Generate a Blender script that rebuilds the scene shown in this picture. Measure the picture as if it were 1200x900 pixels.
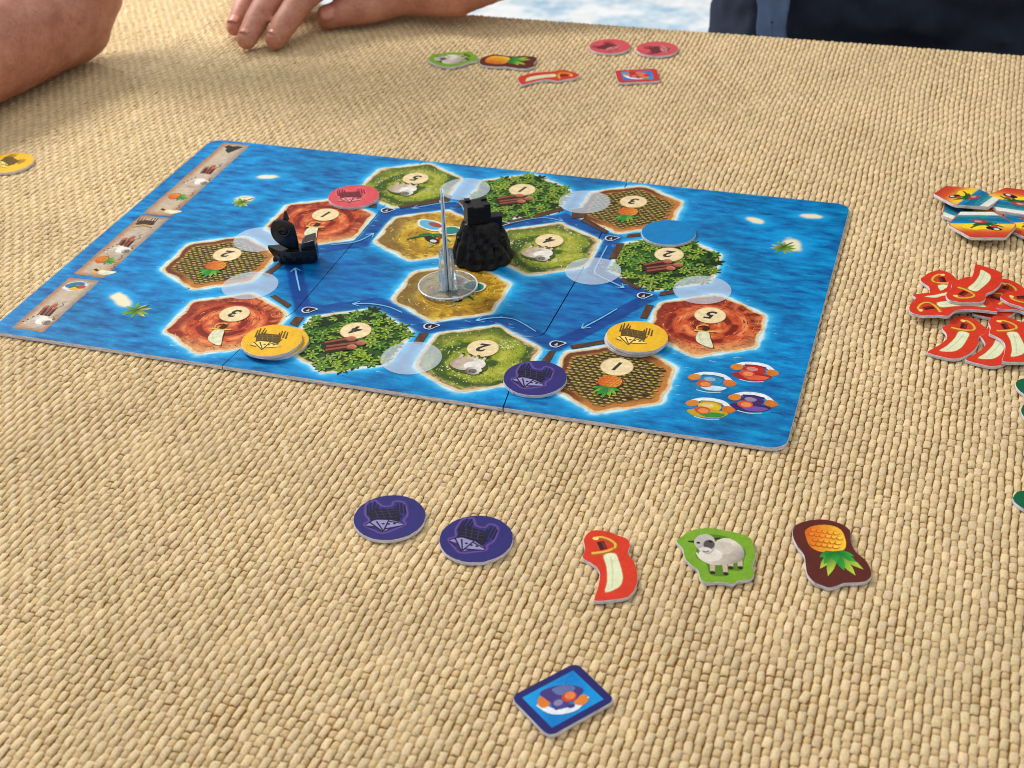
import bpy, bmesh, math, random
import numpy as np
from mathutils import Vector, Matrix

for o in list(bpy.data.objects):
    bpy.data.objects.remove(o)
S = bpy.context.scene
COL = S.collection
MM = 0.001
random.seed(7)
RNG = np.random.default_rng(11)

# ------------------------------------------------------------------ camera
BT = 2.4                                   # board thickness in mm; z = 0 is the top of the cloth
FPX = 1703.167                             # focal length in pixels of a 1200 px wide picture
CAM = np.array([392.468, -655.387, 429.932 + BT])


def rot(rx, ry, rz):
    cx, sx, cy, sy, cz, sz = math.cos(rx), math.sin(rx), math.cos(ry), math.sin(ry), math.cos(rz), math.sin(rz)
    return (np.array([[cz, -sz, 0], [sz, cz, 0], [0, 0, 1]]) @ np.array([[cy, 0, sy], [0, 1, 0], [-sy, 0, cy]])
            @ np.array([[1, 0, 0], [0, cx, -sx], [0, sx, cx]]))


CR = rot(math.radians(56.893876), 0, math.radians(18.638652)) @ rot(0, 0, math.radians(-2.2217548))
cd = bpy.data.cameras.new('camera')
cam = bpy.data.objects.new('camera', cd)
COL.objects.link(cam)
M4 = Matrix([[CR[i][j] for j in range(3)] + [CAM[i] * MM] for i in range(3)] + [[0, 0, 0, 1]])
cam.matrix_world = M4
cd.sensor_width = 36
cd.lens = FPX / 1200 * 36
cd.clip_start = 0.02
cd.clip_end = 60
cd.dof.use_dof = True
cd.dof.focus_distance = 0.80
cd.dof.aperture_fstop = 17
S.camera = cam

# ------------------------------------------------------------------ world, lamps, exposure
w = bpy.data.worlds.new('World')
S.world = w
w.use_nodes = True
bgn = w.node_tree.nodes['Background']
bgn.inputs[0].default_value = (0.95, 0.98, 1.0, 1)
bgn.inputs[1].default_value = 1.12
wt = w.node_tree
tc_ = wt.nodes.new('ShaderNodeTexCoord')
sx_ = wt.nodes.new('ShaderNodeSeparateXYZ')
wt.links.new(tc_.outputs['Generated'], sx_.inputs[0])
mr_ = wt.nodes.new('ShaderNodeMapRange')
mr_.inputs[1].default_value = 0.0
mr_.inputs[2].default_value = 1.0
mr_.inputs[3].default_value = 0.30
mr_.inputs[4].default_value = 1.0
wt.links.new(sx_.outputs[2], mr_.inputs[0])
cr_ = wt.nodes.new('ShaderNodeMix')
cr_.data_type = 'RGBA'
cr_.inputs[6].default_value = (0, 0, 0, 1)
cr_.inputs[7].default_value = (0.98, 0.99, 1.0, 1)
wt.links.new(mr_.outputs[0], cr_.inputs[0])
wt.links.new(cr_.outputs[2], bgn.inputs[0])


def area(name, loc, target, size, energy, col):
    l = bpy.data.lights.new(name, 'AREA')
    l.shape = 'DISK'
    l.size = size
    l.energy = energy
    l.color = col
    o = bpy.data.objects.new(name, l)
    COL.objects.link(o)
    o.location = loc
    o.rotation_euler = (Vector(target) - Vector(loc)).to_track_quat('-Z', 'Y').to_euler()
    return o


area('window_light', (-1.5, 0.75, 1.55), (0.1, 0.05, 0), 0.75, 62, (1.0, 0.98, 0.945))
sp = bpy.data.lights.new('window_shaft', 'SPOT')
sp.energy = 105
sp.spot_size = math.radians(10.5)
sp.spot_blend = 0.16
sp.shadow_soft_size = 0.03
sp.color = (0.74, 0.87, 1.0)
so = bpy.data.objects.new('window_shaft', sp)
COL.objects.link(so)
so.location = (-1.0, 1.75, 1.35)
so.rotation_euler = (Vector((-0.335, 0.575, 0)) - Vector(so.location)).to_track_quat('-Z', 'Y').to_euler()

S.render.engine = 'CYCLES'
S.render.filter_size = 1.0
S.cycles.filter_width = 1.0
S.view_settings.view_transform = 'Standard'
S.view_settings.look = 'None'
S.view_settings.gamma = 1
S.view_settings.use_curve_mapping = False
S.view_settings.exposure = -0.1

# ------------------------------------------------------------------ helpers


def UP(u, v, z=0.0):
    """photo pixel -> (x, y) in mm on the horizontal plane at height z (mm above the cloth)"""
    d = CR @ np.array([(u - 600) / FPX, -(v - 450) / FPX, -1.0])
    t = (z - CAM[2]) / d[2]
    q = CAM + t * d
    return (float(q[0]), float(q[1]))


def PROJ(P):
    c = (np.atleast_2d(P) - CAM) @ CR
    return np.stack([600 + FPX * c[:, 0] / -c[:, 2], 450 - FPX * c[:, 1] / -c[:, 2]], 1)


def crop(x0, y0, s, z):
    return lambda x, y: UP(x0 + x / s, y0 + y / s, z)


def lin(r, g, b, k=1.0):
    f = lambda c: (c / 255 / 12.92 if c <= 10 else ((c / 255 + 0.055) / 1.055) ** 2.4)
    return np.array([f(r) * k, f(g) * k, f(b) * k])


def mixc(a, b, t):
    t = np.clip(t, 0, 1)
    if np.ndim(t):
        t = np.asarray(t)[..., None]
    return a * (1 - t) + b * t


def sstep(e0, e1, x):
    t = np.clip((x - e0) / (e1 - e0), 0, 1)
    return t * t * (3 - 2 * t)


def vnoise(x, y, seed=0):
    x = np.asarray(x, float)
    y = np.asarray(y, float)
    xi, yi = np.floor(x), np.floor(y)
    fx, fy = x - xi, y - yi
    fx, fy = fx * fx * (3 - 2 * fx), fy * fy * (3 - 2 * fy)

    def h(a, b):
        v = np.sin(a * 127.1 + b * 311.7 + seed * 74.7) * 43758.5453
        return v - np.floor(v)
    return (h(xi, yi) * (1 - fx) + h(xi + 1, yi) * fx) * (1 - fy) + (h(xi, yi + 1) * (1 - fx) + h(xi + 1, yi + 1) * fx) * fy


def fbm(x, y, seed=0, n=4):
    v, a, s = 0, 0.5, 0
    for i in range(n):
        v = v + a * vnoise(x * 2 ** i, y * 2 ** i, seed + i)
        s += a
        a *= 0.5
    return v / s


def link(o, parent=None):
    COL.objects.link(o)
    if parent is not None:
        o.parent = parent
    return o


def tag(o, label=None, cat=None, group=None, kind=None):
    for k, v in (('label', label), ('category', cat), ('group', group), ('kind', kind)):
        if v:
            o[k] = v
    return o


def empty(name, loc=(0, 0, 0), rz=0.0):
    o = bpy.data.objects.new(name, None)
    o.empty_display_size = 0.01
    COL.objects.link(o)
    o.location = [c * MM for c in loc]
    o.rotation_euler = (0, 0, rz)
    return o


def mesh(name, verts, faces, mats, parent=None, cols=None, smooth=False, fmat=None):
    """verts in mm"""
    me = bpy.data.meshes.new(name)
    me.from_pydata([tuple(float(c) * MM for c in v) for v in verts], [], [tuple(int(i) for i in f) for f in faces])
    if not isinstance(mats, (list, tuple)):
        mats = [mats]
    for m in mats:
        me.materials.append(m)
    if cols is not None:
        a = me.color_attributes.new('col', 'FLOAT_COLOR', 'POINT')
        c = np.ones((len(verts), 4), np.float32)
        c[:, :3] = np.asarray(cols)[:, :3]
        a.data.foreach_set('color', c.ravel())
    if fmat is not None:
        me.polygons.foreach_set('material_index', fmat)
    if smooth:
        me.polygons.foreach_set('use_smooth', [True] * len(me.polygons))
    me.update()
    return link(bpy.data.objects.new(name, me), parent)


def flat(name, shapes, mat, parent, z=0.0, step=0.004):
    """flat print: shapes = [(points2d, colour or per-point colours), ...] painted in order, paper-thin ink layers"""
    V, F, C = [], [], []
    for i, (pts, c) in enumerate(shapes):
        n0 = len(V)
        pts = list(pts)
        c = np.asarray(c, float)
        for j, q in enumerate(pts):
            V.append((q[0], q[1], z + step * (i % 97)))
            C.append(c[j] if c.ndim == 2 else c)
        a = sum(pts[k - 1][0] * pts[k][1] - pts[k][0] * pts[k - 1][1] for k in range(len(pts)))
        idx = list(range(n0, n0 + len(pts)))
        F.append(idx if a > 0 else idx[::-1])
    return mesh(name, V, F, mat, parent, C)


def ell(cx, cy, rx, ry=None, r=0.0, n=28, wob=0.0, seed=0):
    ry = rx if ry is None else ry
    out = []
    for k in range(n):
        t = 2 * math.pi * k / n
        q = 1 + wob * (math.sin(3 * t + seed) * 0.6 + math.sin(5 * t + seed * 2.3) * 0.4)
        x, y = rx * math.cos(t) * q, ry * math.sin(t) * q
        out.append((cx + x * math.cos(r) - y * math.sin(r), cy + x * math.sin(r) + y * math.cos(r)))
    return out


def stroke(pts, w0, w1=None):
    w1 = w0 if w1 is None else w1
    L, Rr = [], []
    n = len(pts)
    for i, q in enumerate(pts):
        a = pts[max(i - 1, 0)]
        b = pts[min(i + 1, n - 1)]
        dx, dy = b[0] - a[0], b[1] - a[1]
        d = math.hypot(dx, dy) or 1
        ww = (w0 + (w1 - w0) * i / max(n - 1, 1)) / 2
        L.append((q[0] - dy / d * ww, q[1] + dx / d * ww))
        Rr.append((q[0] + dy / d * ww, q[1] - dx / d * ww))
    return L + Rr[::-1]


def smooth_closed(pts, n=4):
    P = [np.array(p, float) for p in pts]
    out = []
    m = len(P)
    for i in range(m):
        p0, p1, p2, p3 = P[i - 1], P[i], P[(i + 1) % m], P[(i + 2) % m]
        for k in range(n):
            t = k / n
            out.append(tuple(0.5 * ((2 * p1) + (-p0 + p2) * t + (2 * p0 - 5 * p1 + 4 * p2 - p3) * t * t + (-p0 + 3 * p1 - 3 * p2 + p3) * t ** 3)))
    return out


def smooth_open(pts, n=5):
    P = [np.array(pts[0], float)] + [np.array(p, float) for p in pts] + [np.array(pts[-1], float)]
    out = []
    for i in range(1, len(P) - 2):
        p0, p1, p2, p3 = P[i - 1], P[i], P[i + 1], P[i + 2]
        for k in range(n):
            t = k / n
            out.append(tuple(0.5 * ((2 * p1) + (-p0 + p2) * t + (2 * p0 - 5 * p1 + 4 * p2 - p3) * t * t + (-p0 + 3 * p1 - 3 * p2 + p3) * t ** 3)))
    out.append(tuple(pts[-1]))
    return out


def xf(shapes, dx=0, dy=0, s=1.0, r=0.0, mirror=False):
    c, sn = math.cos(r) * s, math.sin(r) * s
    out = []
    for pts, col in shapes:
        q = [((-x if mirror else x), y) for x, y in pts]
        out.append(([(dx + x * c - y * sn, dy + x * sn + y * c) for x, y in q], col))
    return out


# ------------------------------------------------------------------ materials
def new_mat(name):
    m = bpy.data.materials.new(name)
    m.use_nodes = True
    nt = m.node_tree
    b = nt.nodes['Principled BSDF']
    return m, nt, b


def N(nt, t, **kw):
    n = nt.nodes.new(t)
    for k, v in kw.items():
        setattr(n, k, v)
    return n


def mix_rgb(nt, fac, a, b, mode='MIX'):
    n = N(nt, 'ShaderNodeMix', data_type='RGBA', blend_type=mode)
    for sock, v in ((n.inputs[0], fac), (n.inputs[6], a), (n.inputs[7], b)):
        if hasattr(v, 'is_linked') or hasattr(v, 'links'):
            nt.links.new(v, sock)
        elif isinstance(v, (int, float)):
            sock.default_value = v
        else:
            sock.default_value = (*v[:3], 1)
    return n.outputs[2]


def noise(nt, scale, detail=3, rough=0.5, vec=None):
    n = N(nt, 'ShaderNodeTexNoise')
    n.inputs['Scale'].default_value = scale
    n.inputs['Detail'].default_value = detail
    n.inputs['Roughness'].default_value = rough
    if vec is not None:
        nt.links.new(vec, n.inputs['Vector'])
    return n.outputs['Fac']


def ramp(nt, fac, stops):
    r = N(nt, 'ShaderNodeValToRGB')
    nt.links.new(fac, r.inputs[0])
    el = r.color_ramp.elements
    while len(el) < len(stops):
        el.new(0.5)
    for e, (p, c) in zip(el, stops):
        e.position = p
        e.color = (*c[:3], 1) if not isinstance(c, (int, float)) else (c, c, c, 1)
    return r.outputs[0]


def objcoord(nt, scale=(1, 1, 1)):
    t = N(nt, 'ShaderNodeTexCoord')
    mp = N(nt, 'ShaderNodeMapping')
    mp.inputs['Scale'].default_value = scale
    nt.links.new(t.outputs['Object'], mp.inputs['Vector'])
    return mp.outputs[0]


def bump(nt, b, h, strength, dist):
    n = N(nt, 'ShaderNodeBump')
    n.inputs['Strength'].default_value = strength
    n.inputs['Distance'].default_value = dist
    nt.links.new(h, n.inputs['Height'])
    nt.links.new(n.outputs[0], b.inputs['Normal'])


def ink(name, rough=0.45, spec=0.14, var=0.17, alpha=1.0, gain=0.82):
    m, nt, b = new_mat(name)
    a = N(nt, 'ShaderNodeAttribute', attribute_name='col')
    f = noise(nt, 900, 3, 0.6, objcoord(nt))
    g = ramp(nt, f, [(0.3, (1 - var) * gain), (0.7, gain * 1.03)])
    c = mix_rgb(nt, 1.0, a.outputs['Color'], g, 'MULTIPLY')
    g2 = ramp(nt, noise(nt, 260, 4, 0.65, objcoord(nt)), [(0.32, 1 - var * 1.2), (0.68, 1.0 + var * .5)])
    c = mix_rgb(nt, 1.0, c, g2, 'MULTIPLY')
    nt.links.new(c, b.inputs['Base Color'])
    b.inputs['Roughness'].default_value = rough
    b.inputs['Specular IOR Level'].default_value = spec
    bump(nt, b, noise(nt, 2600, 2, 0.5, objcoord(nt)), 0.06, 0.0001)
    if alpha < 1:
        b.inputs['Alpha'].default_value = alpha
    return m


INK = ink('board_ink')
INK_TOKEN = ink('token_ink', 0.46, 0.16, 0.12, gain=0.86)
INK_CLEAR = ink('translucent_ink', 0.42, 0.2, 0.04, alpha=0.36, gain=0.95)


def plain(name, c, rough=0.5, spec=0.4, var=0.15, scale=300, bmp=0.0):
    m, nt, b = new_mat(name)
    f = noise(nt, scale, 4, 0.6, objcoord(nt))
    col = mix_rgb(nt, f, np.array(c) * (1 - var), np.minimum(np.array(c) * (1 + var), 1))
    nt.links.new(col, b.inputs['Base Color'])
    b.inputs['Roughness'].default_value = rough
    b.inputs['Specular IOR Level'].default_value = spec
    if bmp:
        bump(nt, b, noise(nt, scale * 2, 3, 0.6, objcoord(nt)), bmp, 0.0005)
    return m


def card_edge_mat():
    m, nt, b = new_mat('grey_card_edge')
    f = noise(nt, 1, 3, 0.6, objcoord(nt, (250, 250, 2500)))
    c = ramp(nt, f, [(0.28, lin(150, 148, 158)), (0.5, lin(205, 204, 214)), (0.72, lin(238, 238, 244))])
    nt.links.new(c, b.inputs['Base Color'])
    b.inputs['Roughness'].default_value = 0.8
    return m


EDGE = card_edge_mat()


def sea_mat():
    m, nt, b = new_mat('printed_sea')
    v = objcoord(nt, (1, 1, 1))
    n1 = noise(nt, 1, 4, 0.62, objcoord(nt, (62, 175, 1)))
    n2 = noise(nt, 1, 3, 0.6, objcoord(nt, (190, 560, 1)))
    n3 = noise(nt, 16, 3, 0.55, v)
    base = ramp(nt, n1, [(0.30, lin(0, 64, 124)), (0.46, lin(0, 100, 158)), (0.60, lin(0, 124, 180)), (0.76, lin(4, 150, 200))])
    big = ramp(nt, n3, [(0.3, 0.72), (0.7, 1.2)])
    base = mix_rgb(nt, 1.0, base, big, 'MULTIPLY')
    fine = ramp(nt, n2, [(0.60, 0.0), (0.74, 1.0)])
    fm = N(nt, 'ShaderNodeMath', operation='MULTIPLY')
    nt.links.new(fine, fm.inputs[0])
    fm.inputs[1].default_value = 0.42
    base = mix_rgb(nt, fm.outputs[0], base, lin(30, 156, 210))
    fd = ramp(nt, n2, [(0.26, 1.0), (0.40, 0.0)])
    fdm = N(nt, 'ShaderNodeMath', operation='MULTIPLY')
    nt.links.new(fd, fdm.inputs[0])
    fdm.inputs[1].default_value = 0.5
    base = mix_rgb(nt, fdm.outputs[0], base, lin(0, 62, 132))
    a = N(nt, 'ShaderNodeAttribute', attribute_name='col')
    ov = mix_rgb(nt, a.outputs['Alpha'], base, a.outputs['Color'])
    nt.links.new(ov, b.inputs['Base Color'])
    b.inputs['Roughness'].default_value = 0.42
    b.inputs['Specular IOR Level'].default_value = 0.14
    bump(nt, b, noise(nt, 2600, 2, 0.5, v), 0.06, 0.0001)
    return m


SEA = sea_mat()
SEAM = plain('dark_fold_crease', (0.01, 0.012, 0.016), 0.9, 0.1)


def cloth_mat(name, tint):
    m, nt, b = new_mat(name)
    a = N(nt, 'ShaderNodeAttribute', attribute_name='col')
    v = objcoord(nt)
    f = noise(nt, 1500, 4, 0.7, v)
    g = ramp(nt, f, [(0.28, 0.58), (0.5, 1.0), (0.72, 1.22)])
    c = mix_rgb(nt, 1.0, a.outputs['Color'], g, 'MULTIPLY')
    big = ramp(nt, noise(nt, 14, 3, 0.5, v), [(0.3, 0.92), (0.7, 1.05)])
    c = mix_rgb(nt, 1.0, c, big, 'MULTIPLY')
    nt.links.new(c, b.inputs['Base Color'])
    b.inputs['Roughness'].default_value = 0.85
    b.inputs['Specular IOR Level'].default_value = 0.2
    b.inputs['Sheen Weight'].default_value = 0.2
    b.inputs['Sheen Roughness'].default_value = 0.4
    bump(nt, b, noise(nt, 2200, 3, 0.7, v), 0.8, 0.0008)
    return m


CLOTH = cloth_mat('woven_yarn', None)
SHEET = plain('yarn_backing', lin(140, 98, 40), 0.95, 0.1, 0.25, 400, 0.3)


def skin_mat():
    m, nt, b = new_mat('skin')
    v = objcoord(nt)
    f1 = noise(nt, 45, 6, 0.7, v)
    c = ramp(nt, f1, [(0.3, lin(164, 104, 84)), (0.5, lin(186, 126, 104)), (0.7, lin(200, 145, 122))])
    f2 = noise(nt, 420, 3, 0.7, v)
    c = mix_rgb(nt, 1.0, c, ramp(nt, f2, [(0.3, 0.82), (0.7, 1.08)]), 'MULTIPLY')
    nt.links.new(c, b.inputs['Base Color'])
    b.inputs['Roughness'].default_value = 0.5
    b.inputs['Specular IOR Level'].default_value = 0.4
    b.inputs['Subsurface Weight'].default_value = 0.25
    b.inputs['Subsurface Radius'].default_value = (1.0, 0.35, 0.2)
    b.inputs['Subsurface Scale'].default_value = 0.006
    bump(nt, b, noise(nt, 700, 4, 0.7, v), 0.25, 0.0008)
    return m


SKIN = skin_mat()
NAIL = plain('finger_nail', lin(200, 134, 114), 0.25, 0.5, 0.05)
BLACK = plain('black_plastic', (0.0045, 0.0045, 0.005), 0.36, 0.22, 0.3, 200, 0.15)
BLACK_GLOSS = plain('glossy_black_plastic', (0.006, 0.007, 0.009), 0.26, 0.5, 0.3, 200, 0.1)
NAVY = plain('dark_navy_cloth', lin(46, 52, 68), 0.9, 0.1, 0.35, 40, 0.5)
DENIM = plain('blue_denim', lin(100, 122, 160), 0.9, 0.15, 0.2, 120, 0.4)
WOOD = plain('table_wood', lin(120, 85, 55), 0.6, 0.3, 0.2, 30)


def clear_mat():
    m, nt, b = new_mat('clear_plastic')
    b.inputs['Base Color'].default_value = (0.93, 0.96, 0.97, 1)
    b.inputs['Transmission Weight'].default_value = 0.93
    b.inputs['IOR'].default_value = 1.45
    r = ramp(nt, noise(nt, 120, 3, 0.6, objcoord(nt)), [(0.3, 0.06), (0.7, 0.2)])
    nt.links.new(r, b.inputs['Roughness'])
    return m


CLEAR = clear_mat()
MILKY = clear_mat()
MILKY.name = 'milky_plastic'
MILKY.node_tree.nodes['Principled BSDF'].inputs['Transmission Weight'].default_value = 0.45


def floor_mat():
    m, nt, b = new_mat('pale_blue_floor')
    v = objcoord(nt)
    f = noise(nt, 9, 5, 0.65, v)
    c = ramp(nt, f, [(0.38, lin(176, 210, 232)), (0.47, lin(222, 236, 244)), (0.55, lin(252, 253, 253))])
    f2 = noise(nt, 34, 3, 0.6, v)
    c = mix_rgb(nt, 1.0, c, ramp(nt, f2, [(0.35, 0.86), (0.6, 1.0)]), 'MULTIPLY')
    nt.links.new(c, b.inputs['Base Color'])
    b.inputs['Roughness'].default_value = 0.7
    return m


FLOOR = floor_mat()

# ------------------------------------------------------------------ setting: floor, table, cloth
FZ = -745.0
tag(mesh('floor', [(-5000, -3000, FZ), (5000, -3000, FZ), (5000, 7000, FZ), (-5000, 7000, FZ)], [(0, 1, 2, 3)], FLOOR), kind='structure')

Y0, YR = 539.0, 10.0                       # the cloth turns down over the far table edge
X0C, X1C, Y0C = -660.0, 640.0, -470.0


def bend(V):
    """lay flat cloth coordinates (x, y, h) over the rounded far edge of the table"""
    V = np.array(V, float)
    y, h = V[:, 1].copy(), V[:, 2].copy()
    s = y - Y0
    a = np.clip(s / YR, 0, math.pi / 2)
    over = np.maximum(s - YR * math.pi / 2, 0)
    on = s > 0
    V[on, 1] = Y0 + (YR + h[on]) * np.sin(a[on])
    V[on, 2] = -YR + (YR + h[on]) * np.cos(a[on]) - over[on]
    return V


tbl = empty('dining_table', (0, 0, FZ))
tag(tbl, 'wooden table hidden beneath the beige woven cloth', 'table')


def boxv(x0, x1, y0, y1, z0, z1):
    V = [(x, y, z) for z in (z0, z1) for y in (y0, y1) for x in (x0, x1)]
    F = [(0, 2, 3, 1), (4, 5, 7, 6), (0, 1, 5, 4), (2, 6, 7, 3), (0, 4, 6, 2), (1, 3, 7, 5)]
    return V, F


def box(name, x0, x1, y0, y1, z0, z1, mat, parent=None, bev=0.0):
    V, F = boxv(x0, x1, y0, y1, z0, z1)
    o = mesh(name, V, F, mat, parent)
    if bev:
        b = o.modifiers.new('bevel', 'BEVEL')
        b.width = bev * MM
        b.segments = 2
    return o


box('table_top', X0C + 4, X1C - 4, Y0C + 4, Y0 + YR - 7, -32 - FZ, -4.2 - FZ, WOOD, tbl, 5)
for lx in (X0C + 40, X1C - 100):
    for ly in (Y0C + 40, Y0 - 90):
        box('leg', lx, lx + 60, ly, ly + 60, 0, -31 - FZ, WOOD, tbl, 4)

cloth = empty('tablecloth', (0, 0, 0))
tag(cloth, 'beige chunky woven tablecloth covering the whole table', 'tablecloth')
# backing sheet seen between the yarns
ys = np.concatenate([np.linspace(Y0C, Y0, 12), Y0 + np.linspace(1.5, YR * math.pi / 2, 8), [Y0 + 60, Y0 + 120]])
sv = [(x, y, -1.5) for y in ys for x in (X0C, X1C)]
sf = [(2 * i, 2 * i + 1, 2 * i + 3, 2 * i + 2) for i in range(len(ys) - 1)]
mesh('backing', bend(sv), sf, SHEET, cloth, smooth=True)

# woven yarn: raised stitches in staggered columns, with the low cross-over loops between them
PX, PY = 3.73, 10.9
nc = np.arange(int(X0C / PX) + 1, int(X1C / PX))
nr = np.arange(int(Y0C / PY) + 1, int((Y0 + 110) / PY))
CI, RI = [a.ravel() for a in np.meshgrid(nc, nr, indexing='ij')]


def place(ci, ri, off):
    stag = np.where(ci % 2 == 0, 0.0, 0.5) + 0.03 * np.sin(ci * 1.7) + off
    x = ci * PX
    y = (ri + stag) * PY
    wx = (fbm(x / 90, y / 90, 3, 3) - 0.5) * 5 + (fbm(x / 14, y / 20, 5, 2) - 0.5) * 1.0
    wy = (fbm(x / 90, y / 90, 9, 3) - 0.5) * 6 + (fbm(x / 6, y / 30, 8, 2) - 0.5) * 1.7
    return x + wx, y + wy


def in_view(x, y):
    yy = np.minimum(y, Y0 + 8)
    q = PROJ(np.stack([x, yy, np.zeros_like(x)], 1))
    return (q[:, 0] > -260) & (q[:, 0] < 1460) & (q[:, 1] > -140) & (q[:, 1] < 1120)


def stitches(name, ci, ri, off, L, W, H, zlow, base, spk):
    x, y = place(ci, ri, off)
    k = in_view(x, y)
    x, y, ci = x[k], y[k], ci[k]
    n = len(x)
    t = np.array([-1, -.95, -.72, -.25, .25, .72, .95, 1])
    s = np.array([-1, -.93, -.62, 0, .62, .93, 1])
    nl, nw = len(t), len(s)
    T, Sg = [a.ravel() for a in np.meshgrid(t, s, indexing='ij')]
    ln = L * (1 + 0.07 * RNG.standard_normal(n))
    wd = W * (1 + 0.05 * RNG.standard_normal(n))
    ht = H * (1 + 0.10 * RNG.standard_normal(n))
    ang = 0.06 * RNG.standard_normal(n) - 0.03
    prof = np.maximum(1 - np.abs(T) ** 3.4, 0) ** .55
    wp = 1 - 0.16 * np.abs(T) ** 4
    cross = np.maximum(1 - np.abs(Sg) ** 2.6, 0) ** .5
    lx = Sg[None] * wp[None] * wd[:, None] / 2
    ly = T[None] * ln[:, None] / 2
    skew = 0.14 * RNG.standard_normal(n)
    lz = zlow + ht[:, None] * (prof * cross)[None] * (1 + skew[:, None] * T[None])
    inner = ((np.abs(T) < .99) & (np.abs(Sg) < .99))[None]
    lz = lz + inner * 0.10 * RNG.standard_normal((n, nl * nw))
    lx = lx + 0.09 * RNG.standard_normal((n, nl * nw))
    ly = ly + 0.14 * RNG.standard_normal((n, nl * nw))
    ca, sa = np.cos(ang)[:, None], np.sin(ang)[:, None]
    X = x[:, None] + lx * ca - ly * sa
    Y = y[:, None] + lx * sa + ly * ca
    V = bend(np.stack([X.ravel(), Y.ravel(), lz.ravel()], 1))
    f = np.array([(i * nw + j, i * nw + j + 1, (i + 1) * nw + j + 1, (i + 1) * nw + j) for i in range(nl - 1) for j in range(nw - 1)])[:, ::-1]
    F = (f[None] + (np.arange(n) * nl * nw)[:, None, None]).reshape(-1, 4)
    me = bpy.data.meshes.new(name)
    me.vertices.add(len(V))
    me.vertices.foreach_set('co', (V * MM).astype(np.float32).ravel())
    me.loops.add(F.size)
    me.loops.foreach_set('vertex_index', F.astype(np.int32).ravel())
    me.polygons.add(len(F))
    me.polygons.foreach_set('loop_start', np.arange(0, F.size, 4, dtype=np.int32))
    me.polygons.foreach_set('use_smooth', np.ones(len(F), bool))
    me.update(calc_edges=True)
    jit = 1 + 0.045 * RNG.standard_normal(n)
    col = np.array(base)[None] * jit[:, None]
    col = col * (1 + np.stack([0 * jit, 0.008 * RNG.standard_normal(n), 0.025 * RNG.standard_normal(n)], 1))
    c = np.ones((n, nl * nw, 4), np.float32)
    c[:, :, :3] = col[:, None, :]
    a = me.color_attributes.new('col', 'FLOAT_COLOR', 'POINT')
    a.data.foreach_set('color', c.ravel())
    me.materials.append(CLOTH)
    o = link(bpy.data.objects.new(name, me), cloth)
    o['kind'] = 'stuff'
    return o


stitches('woven_stitches', CI, RI, 0.0, 7.0, 3.62, 1.25, -1.25, lin(226, 200, 154), 1)
stitches('crossing_loops', CI, RI, 0.5, 4.3, 3.2, 1.15, -1.55, lin(214, 184, 134), 1)

# ------------------------------------------------------------------ the game board
BX0, BX1, BY0, BY1 = -133.1, 332.7, -53.64, 230.93
board = empty('game_board', (0, 0, BT))
tag(board, 'folding blue sea game board printed with numbered hexagonal islands', 'game board')
ST = 77.5
HR = 36.6
ROW = ST * math.sqrt(3) / 2


def hexc(q, r):
    return (q * ST, r * ROW - 10.0)


HEX = {'a': (-.5, 1), 'b': (0, 0), 'c': (0, 2), 'd': (.5, 3), 'e': (1, 0), 'f': (1, 2), 'g': (1.5, 1), 'h': (1.5, 3), 'i': (2, 2),
       'j': (2, 0), 'k': (2.5, 3), 'l': (3, 2), 'm': (3.5, 1), 'n': (3, 0)}
HEX = {k: hexc(*v) for k, v in HEX.items()}


def hex_r(th, R=HR):
    a = ((th + math.pi / 6) % (math.pi / 3)) - math.pi / 6
    return np.minimum(R * math.cos(math.pi / 6) / np.cos(a), R * 0.975)


C1 = crop(0, 150, 3.6, BT)
C2 = crop(180, 180, 3.6, BT)
C3 = crop(400, 180, 3.6, BT)
C4 = crop(620, 200, 3.6, BT)
C6 = crop(230, 330, 4, BT)
C7 = crop(450, 330, 4, BT)
C8 = crop(670, 200, 6, BT)
CN = crop(640, 380, 6.6667, BT)
PXB = lambda u, v: UP(u, v, BT)

ISL = [(-64.5, 180, 7.5, 3.2, 0.3), (-64, 144, 6.5, 4.4, 0.2), (-76, -1, 10.5, 4.2, -0.6), (276, 194, 6.6, 3.4, -.4), (310, 208.5, 6.6, 3.2, 0.1), (304, 166, 6, 9, 0.3)]
LANE = [(38.75, 12.4), (0, 79.6), (38.75, 102), (38.75, 146.4), (77.5, 168.8), (116.25, 146.4), (155, 168.8), (193.75, 146.4),
        (193.75, 102), (232.5, 79.6), (193.75, 12.4), (155, 34.8), (116.25, 12.4), (77.5, 34.8), (38.75, 12.4)]


def seg_d(X, Y, a, b):
    ax, ay = a
    dx, dy = b[0] - ax, b[1] - ay
    t = np.clip(((X - ax) * dx + (Y - ay) * dy) / (dx * dx + dy * dy), 0, 1)
    return np.hypot(X - ax - t * dx, Y - ay - t * dy)


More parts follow.
